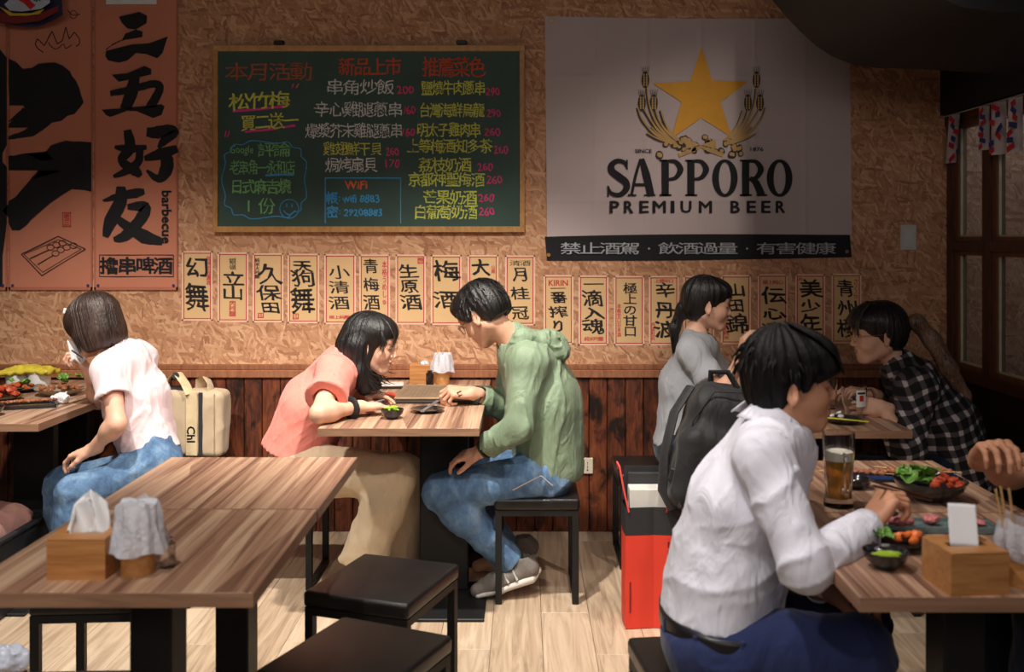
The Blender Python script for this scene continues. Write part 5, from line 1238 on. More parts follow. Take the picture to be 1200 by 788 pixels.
chunks('fried_chicken', 'red fried chicken piece in the wide black salad bowl', 'food', 'fried chicken in the salad bowl', 12, (1.07, 2.54), .045, .035, REF, (.012, .017), .02, .04)
t = tray('long dark blue rimmed tray of grilled skewers at right', 1.03, 2.78, .34, .09, GLZ, -.03); t.children[1].data.materials[0] = M('blue_glaze', sr(24, 70, 130), .2, coat=.4)
for i in range(9): skewer('grilled skewer on the dark blue rimmed tray', (.90+i*.033, 2.78+rng.uniform(-.015, .015), TZ+.022), rng.uniform(-.7, .2), MEA, 'skewers on the blue rimmed tray', 4, .12, .010)
plate('dark plate left of the tall beer mug', .73, 2.78, .07, .016)
chunks('meat_slice', 'reddish meat slice on the dark plate left of the beer mug', 'food', 'meat slices by the beer mug', 6, (.72, 2.78), .04, .03, MEA, (.012, .016))
bowl('small black sauce dish right of the tall beer mug', .89, 2.68, .045, .026)
for i, d in enumerate((0, .010)): sticks('yellow bamboo chopstick lying across a dark dish in front of the beer mug', (.77, 2.32+d, TZ+.014), (.93, 2.40+d, TZ+.03), M('pale_bamboo_stick', sr(220, 176, 116), .6), .0025, 'chopsticks in front of the beer mug')
plate('small dark dish under the yellow chopsticks', .85, 2.40, .05, .012)
# ---- back right table
t = thing('glass_mug', 'clear glass mug with a white and red label on the table of the ponytailed diners', 'mug', (1.24, 3.74, TZ))
part('glass', MB().lathe([(.001, 0), (.031, 0), (.033, .005), (.035, .03), (.045, .06), (.047, .115), (.043, .115), (.041, .062), (.031, .035), (.028, .012), (.001, .012)], n=24), GLASS, t, smooth=True)
part('handle', MB().tube([(.044, 0, .10), (.066, 0, .102), (.078, 0, .085), (.076, 0, .05), (.062, 0, .035), (.036, 0, .034)], .006, 10), GLASS, t, smooth=True)
def lab(u, v): a = -PI/2+(-.15+u*.9); return (.0478*math.cos(a), .0478*math.sin(a), .045+.062*v)
part('white_label', MB().grid(lab, 12, 4), M('white_label', (.8, .78, .75), .5), t, smooth=True)
def lab2(u, v): a = -PI/2+(.1+u*.35); return (.0484*math.cos(a), .0484*math.sin(a), .066+.022*v)
part('red_emblem', MB().grid(lab2, 6, 2), M('red_label', sr(190, 50, 40), .5), t, smooth=True)
def lab3(u, v): a = -PI/2+(-.05+u*.7); return (.0484*math.cos(a), .0484*math.sin(a), .092+.007*v)
part('dark_lettering', MB().grid(lab3, 6, 1), INK, t, smooth=True)
plate('black plate with white cubes between the ponytailed diners', 1.165, 3.62, .07, .018)
chunks('tofu_piece', 'white tofu piece on the black plate', 'food', 'white pieces on the black plate', 4, (1.15, 3.65), .03, .02, TISS, (.012, .017))
for i, d in enumerate((0, .01)): sticks('yellow chopstick across the plate of white pieces', (1.07, 3.60+d, TZ+.024), (1.23, 3.55+d, TZ+.016), M('yellow_stick', sr(206, 196, 60), .5), .003, 'chopsticks across the plate of white pieces')
tag(part('drinking_glass', MB().lathe([(.001, 0), (.03, 0), (.038, .115), (.036, .115), (.027, .008), (.001, .008)], (1.20, 3.93, TZ), 28), GLASS, smooth=True), 'clear drinking glass behind the labelled mug', 'glass')
# crumpled plastic on the floor at left bottom
o = blob('plastic_wrapper', [ell((-1.66, 3.19, .045), (.075, .05, .045), None, .02)], M('cloudy_plastic', sr(150, 155, 170), .4, 0, .1), None, .007, disp=folds(41, .014, 22, an=(1, 1, 1)), amp=.02)
tag(o, 'crumpled cloudy plastic wrapper on the floor at the lower left', 'wrapper')
# ================================================================ people
HAIR_BLACK = hair_mat('black_hair', (.006, .005, .005), (.022, .018, .018))
HAIR_BROWN = hair_mat('dark_brown_hair', (.020, .011, .009), (.075, .042, .032))
HAIR_LIGHT = hair_mat('brown_ponytail_hair', (.045, .022, .014), (.36, .21, .14))
SK1 = skin_mat('fair_skin', sr(226, 176, 150)); SK2 = skin_mat('tan_skin', sr(196, 142, 112)); SK3 = skin_mat('light_skin', sr(214, 164, 136))
def person(label, loc): return thing('person', label, 'person', loc)
def dirv(a, b): return nrm(A(b)-A(a))
def hands_fine(pts, sp=.0032): 
    lo, hi = box_of(pts, .12); return (lo, hi, sp)
def body(t, B, sk, hands=(), hs=.0040, hh=.010, head_sp=.0034, extra=()):
    pr_ = B.skin(); fine = []
    for (wr, f, palm, curl, side, kw) in hands:
        pr_ += hand_prims(wr, f, palm, curl, side, **kw); c = A(wr)+nrm(f)*.08; fine.append((c-.105, c+.105, hs))
    lo, hi = B.H.o-.135, B.H.o+.135
    fine.append((lo, hi, head_sp)); pr_ += list(extra)
    return blob('body', pr_, sk, t, hh, fine)
def trousers(t, B, m, g=.012, ga=.022, upto=.92, seed=1, h=.0075, amp=.006, name='trousers', gc=()):
    J = B.J; q = B.sc; mid = J['pelvis']+(J['chest']-J['pelvis'])*.22
    w0, d0 = (.165, .112); P_ = [loft(J['pelvis'], mid, B.latp, w0*q+g*.6, d0*q+g*.6, .15*q+g*.5, .105*q+g*.5, .05, gc)]
    for S in 'LR': P_ += B.leg(S, g, ga, .03, upto)
    for S in 'LR':
        a, b = J['kn'+S], J['an'+S]; d = nrm(b-a); e = a+(b-a)*upto
        P_.append(cone(e-d*.03, e+d*.1, .036*q, .042*q, .004, sub=True))
        for p in P_: pass
    f1 = folds(seed, amp, 11, fd=(.2, 1, .15)); kn = [J['knL'], J['knR'], J['anL'], J['anR'], J['hipL'], J['hipR']]
    def dsp(p):
        d = f1(p)*.9; w_ = 0; hs_ = 1-.9*np.minimum(1, np.exp(-((p-(J['knL']+(J['anL']-J['knL'])*upto))**2).sum(1)/.004)+np.exp(-((p-(J['knR']+(J['anR']-J['knR'])*upto))**2).sum(1)/.004))
        for k in kn: w_ = w_+np.exp(-((p-k)**2).sum(1)/.012)
        return d*(.5+np.minimum(w_, 1.2))*hs_
    cuts = []
    for S in 'LR':
        a, b = J['kn'+S], J['an'+S]; e = a+(b-a)*upto
        for p in P_: pass
    # hem: cut shin cones
    out = []
    k = 0
    for p in P_:
        out.append(p)
    for S in 'LR':
        a, b = J['kn'+S], J['an'+S]; e = a+(b-a)*upto
        for p in out:
            if not p['sub'] and np.linalg.norm(p['lo']-(np.minimum(a-(.056*q+g), e-((.056-.018*upto)*q+ga)))) < 1e-6: p['cuts'] = ((e, b-a),)
    return blob(name, out, m, t, h, disp=dsp, amp=amp*2)
def top(t, B, m, g=.012, sleeve=.6, hem=None, seed=1, h=.0065, amp=.006, name='shirt', flare=.014, long=False, cuff=.93, collar=.55, belly=0, an=(1, 1, .4), extra=(), r0=.050, fd=None, nh=.050):
    J = B.J; q = B.sc; T_ = B.torso(g, belly=belly)[:4]; tp = (J['shL']+J['shR'])/2
    T_.append(cone(tp, tp+(J['neck']-tp)*collar, .074*q+g, .060*q+g*.5, .04))
    nk = B.H(-.022, 0, -.05); subs = [cone(tp+(J['neck']-tp)*.2, nk, nh*q, (nh+.004)*q, .006, sub=True)]
    for S in 'LR':
        a, b, c = J['sh'+S], J['el'+S], J['wr'+S]
        if not long:
            e = a+(b-a)*sleeve; d = nrm(b-a)
            T_.append(cone(a, b, r0*q+g, .046*q+g+flare, .045, cuts=((e, d),))); subs.append(cone(e-d*.03, e+d*.08, .042*q, .048*q, .003, sub=True))
        else:
            d = nrm(c-b); e = b+(c-b)*cuff
            T_ += [cone(a, b, r0*q+g, .040*q+g, .035), cone(b, c, .041*q+g, .029*q+g, .015, cuts=((e, d),))]
            subs.append(cone(e-d*.03, e+d*.06, .026*q+g*.6, .027*q+g*.6, .003, sub=True))
    T_ += list(extra)
    f1 = folds(seed, amp, 10, an=an, fd=fd); kn = [J['elL'], J['elR'], (J['pelvis']+J['chest'])/2, J['shL']*.7+J['chest']*.3, J['shR']*.7+J['chest']*.3]
    def dsp(p):
        w_ = 0
        for k in kn: w_ = w_+np.exp(-((p-k)**2).sum(1)/.014)
        return f1(p)*(.65+np.minimum(w_, .9))
    if hem is None: hem = (J['pelvis'], J['pelvis']-J['chest'])
    return blob(name, T_+subs, m, t, h, disp=dsp, amp=amp*2, gcuts=(hem,))
def hp(H):
    E_ = lambda c, r, k=.015, sub=False: ell(H(*c), A(r)*H.s, H.R, k, sub=sub)
    Cn = lambda a, b, ra, rb, k=.02, sub=False: cone(H(*a), H(*b), ra*H.s, rb*H.s, k, sub=sub)
    return E_, Cn
def tufts(H, n, seed, L=.03, region=None, down=-.6, r=.10, lift=0.0, droop=.4):
    rr = random.Random(seed); out = []
    for i in range(n):
        th = rr.uniform(0, 2*PI); ph = rr.uniform(-.1, 1.45)
        d = np.array([math.cos(th)*math.cos(ph), math.sin(th)*math.cos(ph), math.sin(ph)])
        if region and not region(d): continue
        o = np.array([-.018, 0, .045]); R3 = np.array([.104, .087, .091]); p0 = o+d*R3*.97
        nx = d*1.0; tang = np.array([math.cos(th), math.sin(th), -.8*math.cos(ph)-.2]); tang -= nx*tang.dot(nx)*.8; tang /= np.linalg.norm(tang)
        l = L*rr.uniform(.6, 1.3); pts = [p0, p0+tang*l*.5+nx*(.004+lift), p0+tang*l+nx*(.006+lift*1.5)+np.array([rr.uniform(-.006, .006), rr.uniform(-.006, .006), -droop*l*.3])]
        out.append([H(*q) for q in pts])
    return out
denim = NT('blue_denim'); v_ = denim.coord('Object'); f_ = denim.noise(v_, 7, 4); g_ = denim.noise(v_, 420, 2); k_ = denim.noise(denim.coord('Object', scale=(1, 1, .6)), 26, 5, .65)
denim.base(denim.mix(denim.math('MULTIPLY', g_, .35), denim.ramp(denim.math('ADD', denim.math('MULTIPLY', f_, .5), denim.math('MULTIPLY', k_, .5)), [(.36, sr(62, 86, 118)), (.5, sr(92, 126, 162)), (.66, sr(142, 170, 196))]), sr(50, 80, 120)))
denim.b.inputs['Roughness'].default_value = .85; denim.bump(denim.math('ADD', k_, denim.math('MULTIPLY', g_, .1)), .006); DENIM = denim.m
NAVYD = cloth('dark_denim', sr(28, 36, 58), .15)
# ---------------------------------------------------------------- woman in pale pink (left)
def woman_pink():
    t = person('woman in a pale pink T-shirt and blue jeans seated at left, turned away, bob hair', (-1.45, 3.95, 0))
    H = Fr(P(110, 383, 3.95), (-.85, .45, -.27), (-.2, .05, 1), 1.0)
    B = Body(dict(pelvis=P(178, 538, 3.95), chest=P(160, 468, 3.95), shL=P(127, 434, 3.82), shR=P(163, 421, 4.05), neck=P(138, 411, 3.96),
                  elL=P(137, 497, 3.73), wrL=P(108, 527, 3.80), elR=P(116, 470, 4.12), wrR=P(104, 437, 3.98),
                  hipL=P(182, 550, 3.86), knL=P(84, 581, 3.77), anL=P(92, 684, 3.74), toeL=P(60, 700, 3.72), hipR=P(176, 550, 4.04), knR=P(74, 570, 3.96), anR=P(80, 668, 3.96), toeR=P(50, 678, 3.96)), H, .95, True)
    tissp = P(90, 413, 3.93)
    body(t, B, SK1, [(B.J['wrL'], (-.9, .3, -.25), (0, .2, -1), .5, 1, dict(s=.92)), (B.J['wrR'], (-.45, -.2, .9), (-.8, -.2, -.4), [.9, 1.0, 1.1, 1.2], -1, dict(s=.9))])
    eyes(H, t)
    trousers(t, B, DENIM, .012, .020, .9, 3, amp=.012, name='blue_jeans')
    TEE = cloth('pale_pink_jersey', sr(240, 218, 222), .04, fold=.003)
    top(t, B, TEE, .014, .52, (B.J['pelvis']+V(0, 0, .012) if False else A(P(185, 530, 3.95)), A((.35, 0, -1))), 5, amp=.010, name='t_shirt', flare=.016, fd=(.4, 0, 1), r0=.046)
    E_, Cn = hp(H)
    hair = [E_((-.018, 0, .046), (.107, .091, .093)), E_((-.030, 0, -.025), (.098, .098, .095), .03), E_((.03, 0, .03), (.075, .092, .075), .03)]
    hair += [E_((.115, 0, -.03), (.062, .085, .10), .012, True), E_((-.02, 0, -.16), (.14, .12, .065), .015, True)]
    blob('hair', hair, HAIR_BROWN, t, .0038, disp=strand(H, .0030, 26, 2), amp=.008)
    rr = random.Random(4); L_ = []
    for i in range(110):
        th = rr.uniform(.35*PI, 1.72*PI) if i % 2 else rr.uniform(.3*PI, 1.75*PI); c, s_ = math.cos(th), math.sin(th); dz = -.088+rr.uniform(-.012, .008)
        L_.append([H(-.018+.105*c*math.sin(a)*1.0-.012*(a > 1.3), .098*s_*math.sin(a)*1.0, .046+.092*math.cos(a)) for a in (.5, .9, 1.3)]+[H(-.026+.102*c, .101*s_, -.03), H(-.03+.093*c, .09*s_, dz)])
    locks('hair_strands', HAIR_BROWN, t, L_, .0035)
    part('hair_clip', MB().box(H(.05, .075, .085), (.012, .006, .022), Matrix.Rotation(.2, 3, 'Y'), .002), M('pearl_clip', (.8, .8, .78), .3), t, world=True)
    part('earring', MB().tube([H(.002, .088, -.035), H(.004, .09, -.06)], .0012, 6), M('silver', (.7, .7, .7), .25, 1), t, world=True)
    # napkin held at the mouth, black pen-like chopstick
    n = thing('paper_napkin', 'white paper napkin held to the face of the woman in pale pink', 'napkin', tuple(tissp))
    def nf(u, v): return (tissp.x-.035+.045*u+.02*v, tissp.y-.01+.03*u, tissp.z+.045-.085*v+.01*math.sin(u*8))
    o = part('sheet', MB().grid(nf, 8, 8), TISS, n, world=True, smooth=True); o.modifiers.new('s', 'SOLIDIFY').thickness = .002
    sticks('short black chopstick in the raised hand of the woman in pale pink', P(84, 411, 3.90), P(97, 420, 3.88), M('black_lacquer', (.02, .018, .018), .3), .0035)
woman_pink()
def shoe(t, heel, toe, up=(0, 0, 1), side_y=0):
    h_, t_ = A(heel), A(toe); L = np.linalg.norm(t_-h_); F = Fr(h_, t_-h_, up, 1.0)
    SO = M('white_sole', sr(206, 202, 196), .6, 0, .06); UP = M('grey_knit_shoe', sr(118, 112, 106), .8, 0, .15, 60, bump=.001, bs=300)
    blob('shoe_upper', [loft(F(.04, 0, .045), F(L*.6, 0, .038), F.R[:, 1], .036, .04, .044, .032, .03), cone(F(L*.6, 0, .030), F(L-.045, 0, .024), .038, .030, .03), cone(F(.03, 0, .05), F(.05, 0, .085), .038, .036, .02), cone(F(.05, 0, .075), F(.045, 0, .12), .028, .03, .004, sub=True)], UP, t, .004)
    blob('shoe_sole', [loft(F(.035, 0, .012), F(L*.55, 0, .010), F.R[:, 1], .042, .022, .046, .018, .02), loft(F(L*.55, 0, .010), F(L-.04, 0, .012), F.R[:, 1], .047, .018, .036, .014, .02), cone(F(.0, 0, .03), F(.02, 0, .02), .014, .02, .01)], SO, t, .004)
    st_ = MB()
    for x in (.09, .125, .16): st_.tube([F(x, .044, .03), F(x+.005, .030, .066-.08*(x-.09)), F(x+.008, 0, .078-.12*(x-.09)), F(x+.005, -.030, .066-.08*(x-.09)), F(x, -.044, .03)], .006, 6, flat=.5)
    part('shoe_strap', st_, M('pale_grey_strap', sr(188, 184, 178), .6), t, True, True)
# ---------------------------------------------------------------- girl in coral
def girl_coral():
    t = person('girl in a coral shirt and beige trousers leaning over the middle table, long black hair', (-.95, 3.98, 0))
    H = Fr(P(435, 405, 3.97), (1, -.06, -.17), (.17, 0, 1), .98)
    B = Body(dict(pelvis=P(352, 540, 4.0), chest=P(370, 474, 3.99), shR=P(393, 440, 3.84), shL=P(405, 430, 4.13), neck=P(404, 421, 3.98),
                  elR=P(374, 485, 3.58), wrR=P(421, 477, 3.74), elL=P(398, 475, 4.22), wrL=P(424, 463, 4.06),
                  hipR=P(356, 550, 3.90), knR=P(466, 560, 3.83), anR=P(418, 676, 3.80), toeR=P(446, 700, 3.80), hipL=P(358, 550, 4.09), knL=P(474, 556, 4.08), anL=P(466, 666, 4.08), toeL=P(498, 680, 4.08)), H, .95, True)
    B.J['knR'] = A(P(462, 560, 3.83))
    body(t, B, SK1, [(B.J['wrR'], (.85, .5, -.03), (0, 0, -1), .35, 1, dict(s=.92)), (B.J['wrL'], (.95, -.15, .05), (0, 0, -1), [.25, .6, .8, .9], -1, dict(s=.92))])
    eyes(H, t, (1, -.1, -.5)); lips(H, t)
    BEI = cloth('beige_cotton', sr(204, 182, 152), .05, fold=.004)
    trousers(t, B, BEI, .028, .050, .90, 11, amp=.014, name='beige_trousers')
    COR = cloth('coral_cotton', sr(236, 140, 126), .05, fold=.004)
    top(t, B, COR, .020, .66, (A(P(345, 530, 3.98)), A((-.3, 0, -1))), 9, amp=.012, name='shirt', flare=.024, fd=(.8, .1, .6),
        extra=(loft(P(345, 535, 3.99), P(362, 480, 3.99), (0, 1, 0), .175, .135, .16, .12, .04),))
    cm = MB(); cm.tube([A(P(404, 421, 3.98))+np.array([.062*math.cos(a)-.005, .075*math.sin(a), -.02-.035*math.cos(a)]) for a in np.linspace(0, 2*PI, 22)[:-1]], .014, 8, closed=True, flat=.6)
    part('collar', cm, COR, t, True, True)
    w_ = B.J['wrR']; e_ = B.J['elR']; d = nrm(w_-e_); c = w_-d*.045
    u = nrm(np.cross(d, [0, 0, 1])); vv = np.cross(d, u)
    part('black_wristband', MB().tube([c+u*.033*math.cos(a)+vv*.033*math.sin(a) for a in np.linspace(0, 2*PI, 18)[:-1]], .0125, 8, closed=True, flat=.5), M('black_scrunchie', (.012, .012, .013), .8), t, True, True)
    shoe(t, P(398, 700, 3.82), P(452, 707, 3.82))
    E_, Cn = hp(H)
    hair = [E_((-.018, 0, .046), (.108, .092, .093)), E_((-.04, 0, -.02), (.085, .092, .09), .03), E_((.035, 0, .062), (.066, .078, .055), .03),
            Cn((-.045, -.062, -.01), (-.025, -.068, -.11), .045, .042, .03), Cn((-.025, -.068, -.11), (.015, -.055, -.165), .042, .030, .03), Cn((-.045, .062, -.01), (-.01, .065, -.12), .045, .040, .03), Cn((-.01, .065, -.12), (.035, .05, -.165), .038, .026, .03),
            Cn((-.08, 0, -.02), (-.09, -.02, -.12), .06, .045, .04), Cn((-.09, -.02, -.11), (-.16, -.04, -.09), .035, .018, .03), Cn((-.05, 0, -.12), (.0, -.02, -.165), .05, .03, .03)]
    hair += [E_((.092, -.02, -.035), (.064, .10, .082), .012, True), E_((.012, -.095, -.012), (.020, .02, .034), .01, True)]
    blob('hair', hair, HAIR_BLACK, t, .0038, disp=strand(H, .0032, 24, 7), amp=.009)
    rr = random.Random(9); L_ = []
    for i in range(150):
        s_ = -1 if i % 3 else 1; x = rr.uniform(-.095, .0); y = s_*(.086-.25*abs(x+.02)*abs(x)); ph = rr.uniform(0, 6)
        pts = [H(-.01+x*.4, y*.45, .128), H(x*.9, y*.95, .07), H(x, y*1.05, .0), H(x+.01, y*1.02, -.07)]
        e = rr.uniform(-.185, -.12); fx = rr.uniform(0, .065)
        pts += [H(x+.02+fx*.4, y*.95+.006*math.sin(ph), (-.07+e)/2), H(x+.03+fx, y*.85+.01*math.sin(ph+2), e+.012), H(x+.045+fx*1.2, y*.8+.01*math.sin(ph+3), e+.012+rr.uniform(-.01, .012))]
        L_.append(pts)
    for i in range(16):
        y = rr.uniform(-.06, .03); L_.append([H(.02, y*.5, .132), H(.065, y, .105), H(.096, y*1.1, .06), H(.100, y*1.1-.006, .022+rr.uniform(-.01, .01))])
    for i in range(14):
        L_.append([H(.0, -.05, .12), H(.05, -.085, .07), H(.066+rr.uniform(-.006, .012), -.088, .03), H(.05+rr.uniform(-.01, .02), -.086, -.005+rr.uniform(-.012, .02))])
    locks('hair_strands', HAIR_BLACK, t, L_, .0042)
girl_coral()
# ---------------------------------------------------------------- man in green
def man_green():
    t = person('man in a green hooded jacket, glasses and blue jeans seated on a stool, head bowed', (.07, 3.98, 0))
    H = Fr(P(567, 370, 3.96), (-.66, .36, -.56), (-.5, .2, .85), 1.0)
    B = Body(dict(pelvis=P(641, 545, 3.98), chest=P(636, 462, 3.98), shL=P(618, 424, 3.81), shR=P(610, 416, 4.14), neck=P(600, 398, 3.97),
                  elL=P(608, 500, 3.73), wrL=P(562, 530, 3.79), elR=P(592, 478, 4.14), wrR=P(553, 461, 4.00),
                  hipL=P(640, 556, 3.88), knL=P(517, 577, 3.83), anL=P(606, 666, 3.90), hipR=P(640, 556, 4.08), knR=P(524, 548, 4.20), anR=P(598, 652, 4.18), toeR=P(560, 664, 4.14)), H, .98)
    body(t, B, SK3, [(B.J['wrL'], (-.9, .25, -.25), (.1, .3, -1), .45, 1, dict(s=.92)), (B.J['wrR'], (-.9, -.2, .10), (.1, .4, -.9), [.75, .9, 1.0, 1.1], -1, dict(s=1.0))])
    eyes(H, t, (1, 0, -.3)); lips(H, t, (.4, .16, .13))
    gl_ = MB()
    for g in (1, -1):
        gl_.tube([H(.104-.012*abs(math.cos(a))*(1 if math.cos(a)*g > 0 else 0), g*.034+.025*math.cos(a), .004+.020*math.sin(a)) for a in np.linspace(0, 2*PI, 20)[:-1]], .0014, 6, closed=True)
        gl_.tube([H(.098, g*.058, .010), H(.05, g*.078, .008), H(-.005, g*.083, .010)], .0014, 6)
    gl_.tube([H(.104, .010, .008), H(.107, 0, .010), H(.104, -.010, .008)], .0014, 6)
    part('glasses', gl_, M('dark_glasses_frame', (.03, .02, .015), .3), t, True, True)
    trousers(t, B, DENIM, .014, .022, .93, 17, amp=.013, name='blue_jeans', h=.0065)
    st_ = MB(); st_.tube([P(601, 575, 3.775), P(618, 566, 3.765), P(634, 558, 3.76), P(648, 570, 3.765)], .0018, 5)
    part('pocket_stitching', st_, M('tan_thread', sr(190, 170, 140), .8), t, world=True)
    GRN = cloth('green_nylon', sr(128, 146, 120), .08, fold=.006, rough=.5, sheen=.05)
    top(t, B, GRN, .018, hem=(A(P(640, 552, 3.98)), A((-.15, 0, -1))), seed=23, h=.0062, amp=.013, name='hooded_jacket', long=True, cuff=.82, collar=1.0, r0=.050, fd=(.35, .1, 1),
        extra=(loft(P(646, 545, 3.98), P(640, 480, 3.98), (0, 1, 0), .185, .130, .175, .125, .05), loft(P(640, 480, 3.98), P(628, 425, 3.98), (0, 1, 0), .175, .12, .16, .10, .05), cone(P(628, 425, 3.86), P(628, 420, 4.1), .065, .065, .05)))
    # hood lying on the back
    hood_ = [cone(P(612, 396, 3.84), P(642, 402, 3.90), .032, .038, .03), cone(P(642, 402, 3.90), P(648, 402, 4.05), .042, .042, .03), cone(P(648, 402, 4.05), P(612, 394, 4.12), .038, .030, .03), ell(P(650, 412, 3.98), (.06, .12, .045), None, .03), cone(P(612, 396, 3.84), P(600, 414, 3.86), .03, .022, .03)]
    blob('hood', hood_, GRN, t, .0055, disp=folds(33, .012, 14, an=(1, 1, 1)), amp=.016)
    for S, dd in (('R', .80), ('L', .80)):
        a, b = B.J['el'+S], B.J['wr'+S]; d = nrm(b-a); c = a+(b-a)*.86
        blob('sleeve_cuff', [cone(c, b-d*.012, .040, .036, .01, cuts=((c, -d), (b-d*.015, d)))], M('dark_green_cuff', (.02, .03, .022), .7), t, .004, disp=folds(3, .003, 30), amp=.004)
    E_, Cn = hp(H)
    hair = [E_((-.018, 0, .050), (.110, .092, .092)), E_((-.055, 0, .0), (.066, .080, .070), .03), E_((.045, 0, .085), (.058, .070, .040), .03), Cn((.055, .066, .04), (.030, .078, .012), .016, .008, .015), Cn((.055, -.066, .04), (.030, -.078, .012), .016, .008, .015),
            E_((.105, 0, -.045), (.060, .10, .085), .010, True), E_((.004, .10, -.008), (.032, .032, .042), .008, True), E_((.004, -.10, -.008), (.032, .032, .042), .008, True), E_((-.03, 0, -.118), (.14, .12, .080), .012, True)]
    blob('hair', hair, HAIR_BLACK, t, .0038, disp=strand(H, .0045, 16, 12), amp=.010)
    locks('hair_strands', HAIR_BLACK, t, tufts(H, 260, 5, .032, lambda d: not (d[0] > .5 and d[2] < .2), lift=.004), .0048)
    shoe(t, P(633, 677, 3.89), P(549, 704, 3.855), (-.25, 0, 1))
    shoe(t, P(632, 652, 4.20), P(560, 672, 4.17), (-.2, 0, 1))
    sticks('black chopstick held over the grill by the man in green', P(540, 459, 3.93), P(512, 470, 4.12), M('black_lacquer', (.02, .018, .018), .3), .003, 'chopsticks held by the man in green')
    sticks('black chopstick held over the grill by the man in green', P(541, 463, 3.93), P(516, 474, 4.12), M('black_lacquer', (.02, .018, .018), .3), .003, 'chopsticks held by the man in green')
man_green()
# ---------------------------------------------------------------- woman in grey
def woman_grey():
    t = person('woman in a grey T-shirt with a low black ponytail behind the backpack', (.63, 4.38, 0))
    H = Fr(P(829, 358, 4.37), (1, -.05, -.10), (.1, 0, 1), .98)
    B = Body(dict(pelvis=P(795, 524, 4.38), chest=P(804, 452, 4.38), shR=P(811, 414, 4.22), shL=P(822, 408, 4.53), neck=P(815, 393, 4.38),
                  elR=P(845, 466, 4.13), wrR=P(868, 420, 4.08), elL=P(856, 460, 4.55), wrL=P(888, 425, 4.45),
                  hipR=P(798, 530, 4.29), knR=P(905, 530, 4.26), anR=P(900, 640, 4.26), toeR=P(930, 650, 4.26), hipL=P(798, 530, 4.47), knL=P(905, 528, 4.47), anL=P(900, 630, 4.47), toeL=P(930, 640, 4.47)), H, .93, True)
    body(t, B, SK1, [(B.J['wrR'], (.22, .1, .95), (.9, .1, -.2), .6, 1, dict(s=.9)), (B.J['wrL'], (.6, -.3, .7), (.6, 0, -.7), .7, -1, dict(s=.9))])
    eyes(H, t); lips(H, t)
    trousers(t, B, NAVYD, .010, .018, .9, 31, h=.010, name='dark_jeans')
    top(t, B, cloth('heather_grey_jersey', sr(158, 160, 166), .06, fold=.004), .014, .62, (A(P(792, 522, 4.38)), A((-.1, 0, -1))), 37, amp=.010, name='t_shirt', flare=.016, h=.008, fd=(.5, 0, 1), r0=.046)
    E_, Cn = hp(H)
    hair = [E_((-.018, 0, .046), (.106, .089, .091)), E_((-.045, 0, -.005), (.072, .080, .075), .03), E_((.045, 0, .070), (.058, .072, .045), .03), E_((-.105, 0, -.03), (.03, .03, .03), .02), Cn((-.11, 0, -.03), (-.135, 0, -.12), .026, .024, .02), Cn((-.135, 0, -.12), (-.125, .0, -.22), .022, .010, .02),
            E_((.098, 0, -.035), (.062, .10, .078), .012, True), E_((.0, -.10, -.012), (.024, .024, .036), .008, True), E_((-.005, 0, -.14), (.09, .12, .070), .015, True)]
    blob('hair', hair, HAIR_BLACK, t, .0042, disp=strand(H, .003, 24, 17), amp=.008)
    rr = random.Random(3); L_ = []
    for i in range(30):
        y = rr.uniform(-.07, .04); L_.append([H(.0, y*.5, .135), H(.055, y, .105), H(.09, y*1.1, .065), H(.098, y*1.15, .035+rr.uniform(-.01, .01))])
    for i in range(40):
        a = rr.uniform(0, 6.28); q = .02; L_.append([H(-.10, q*math.cos(a), -.02+q*math.sin(a)), H(-.135+.6*q*math.sin(a), q*math.cos(a), -.08), H(-.14+.6*q*math.sin(a), q*math.cos(a), -.15), H(-.125+rr.uniform(-.01, .01), q*.5*math.cos(a), -.23+rr.uniform(-.02, .02))])
    locks('hair_strands', HAIR_BLACK, t, L_, .0038)
woman_grey()
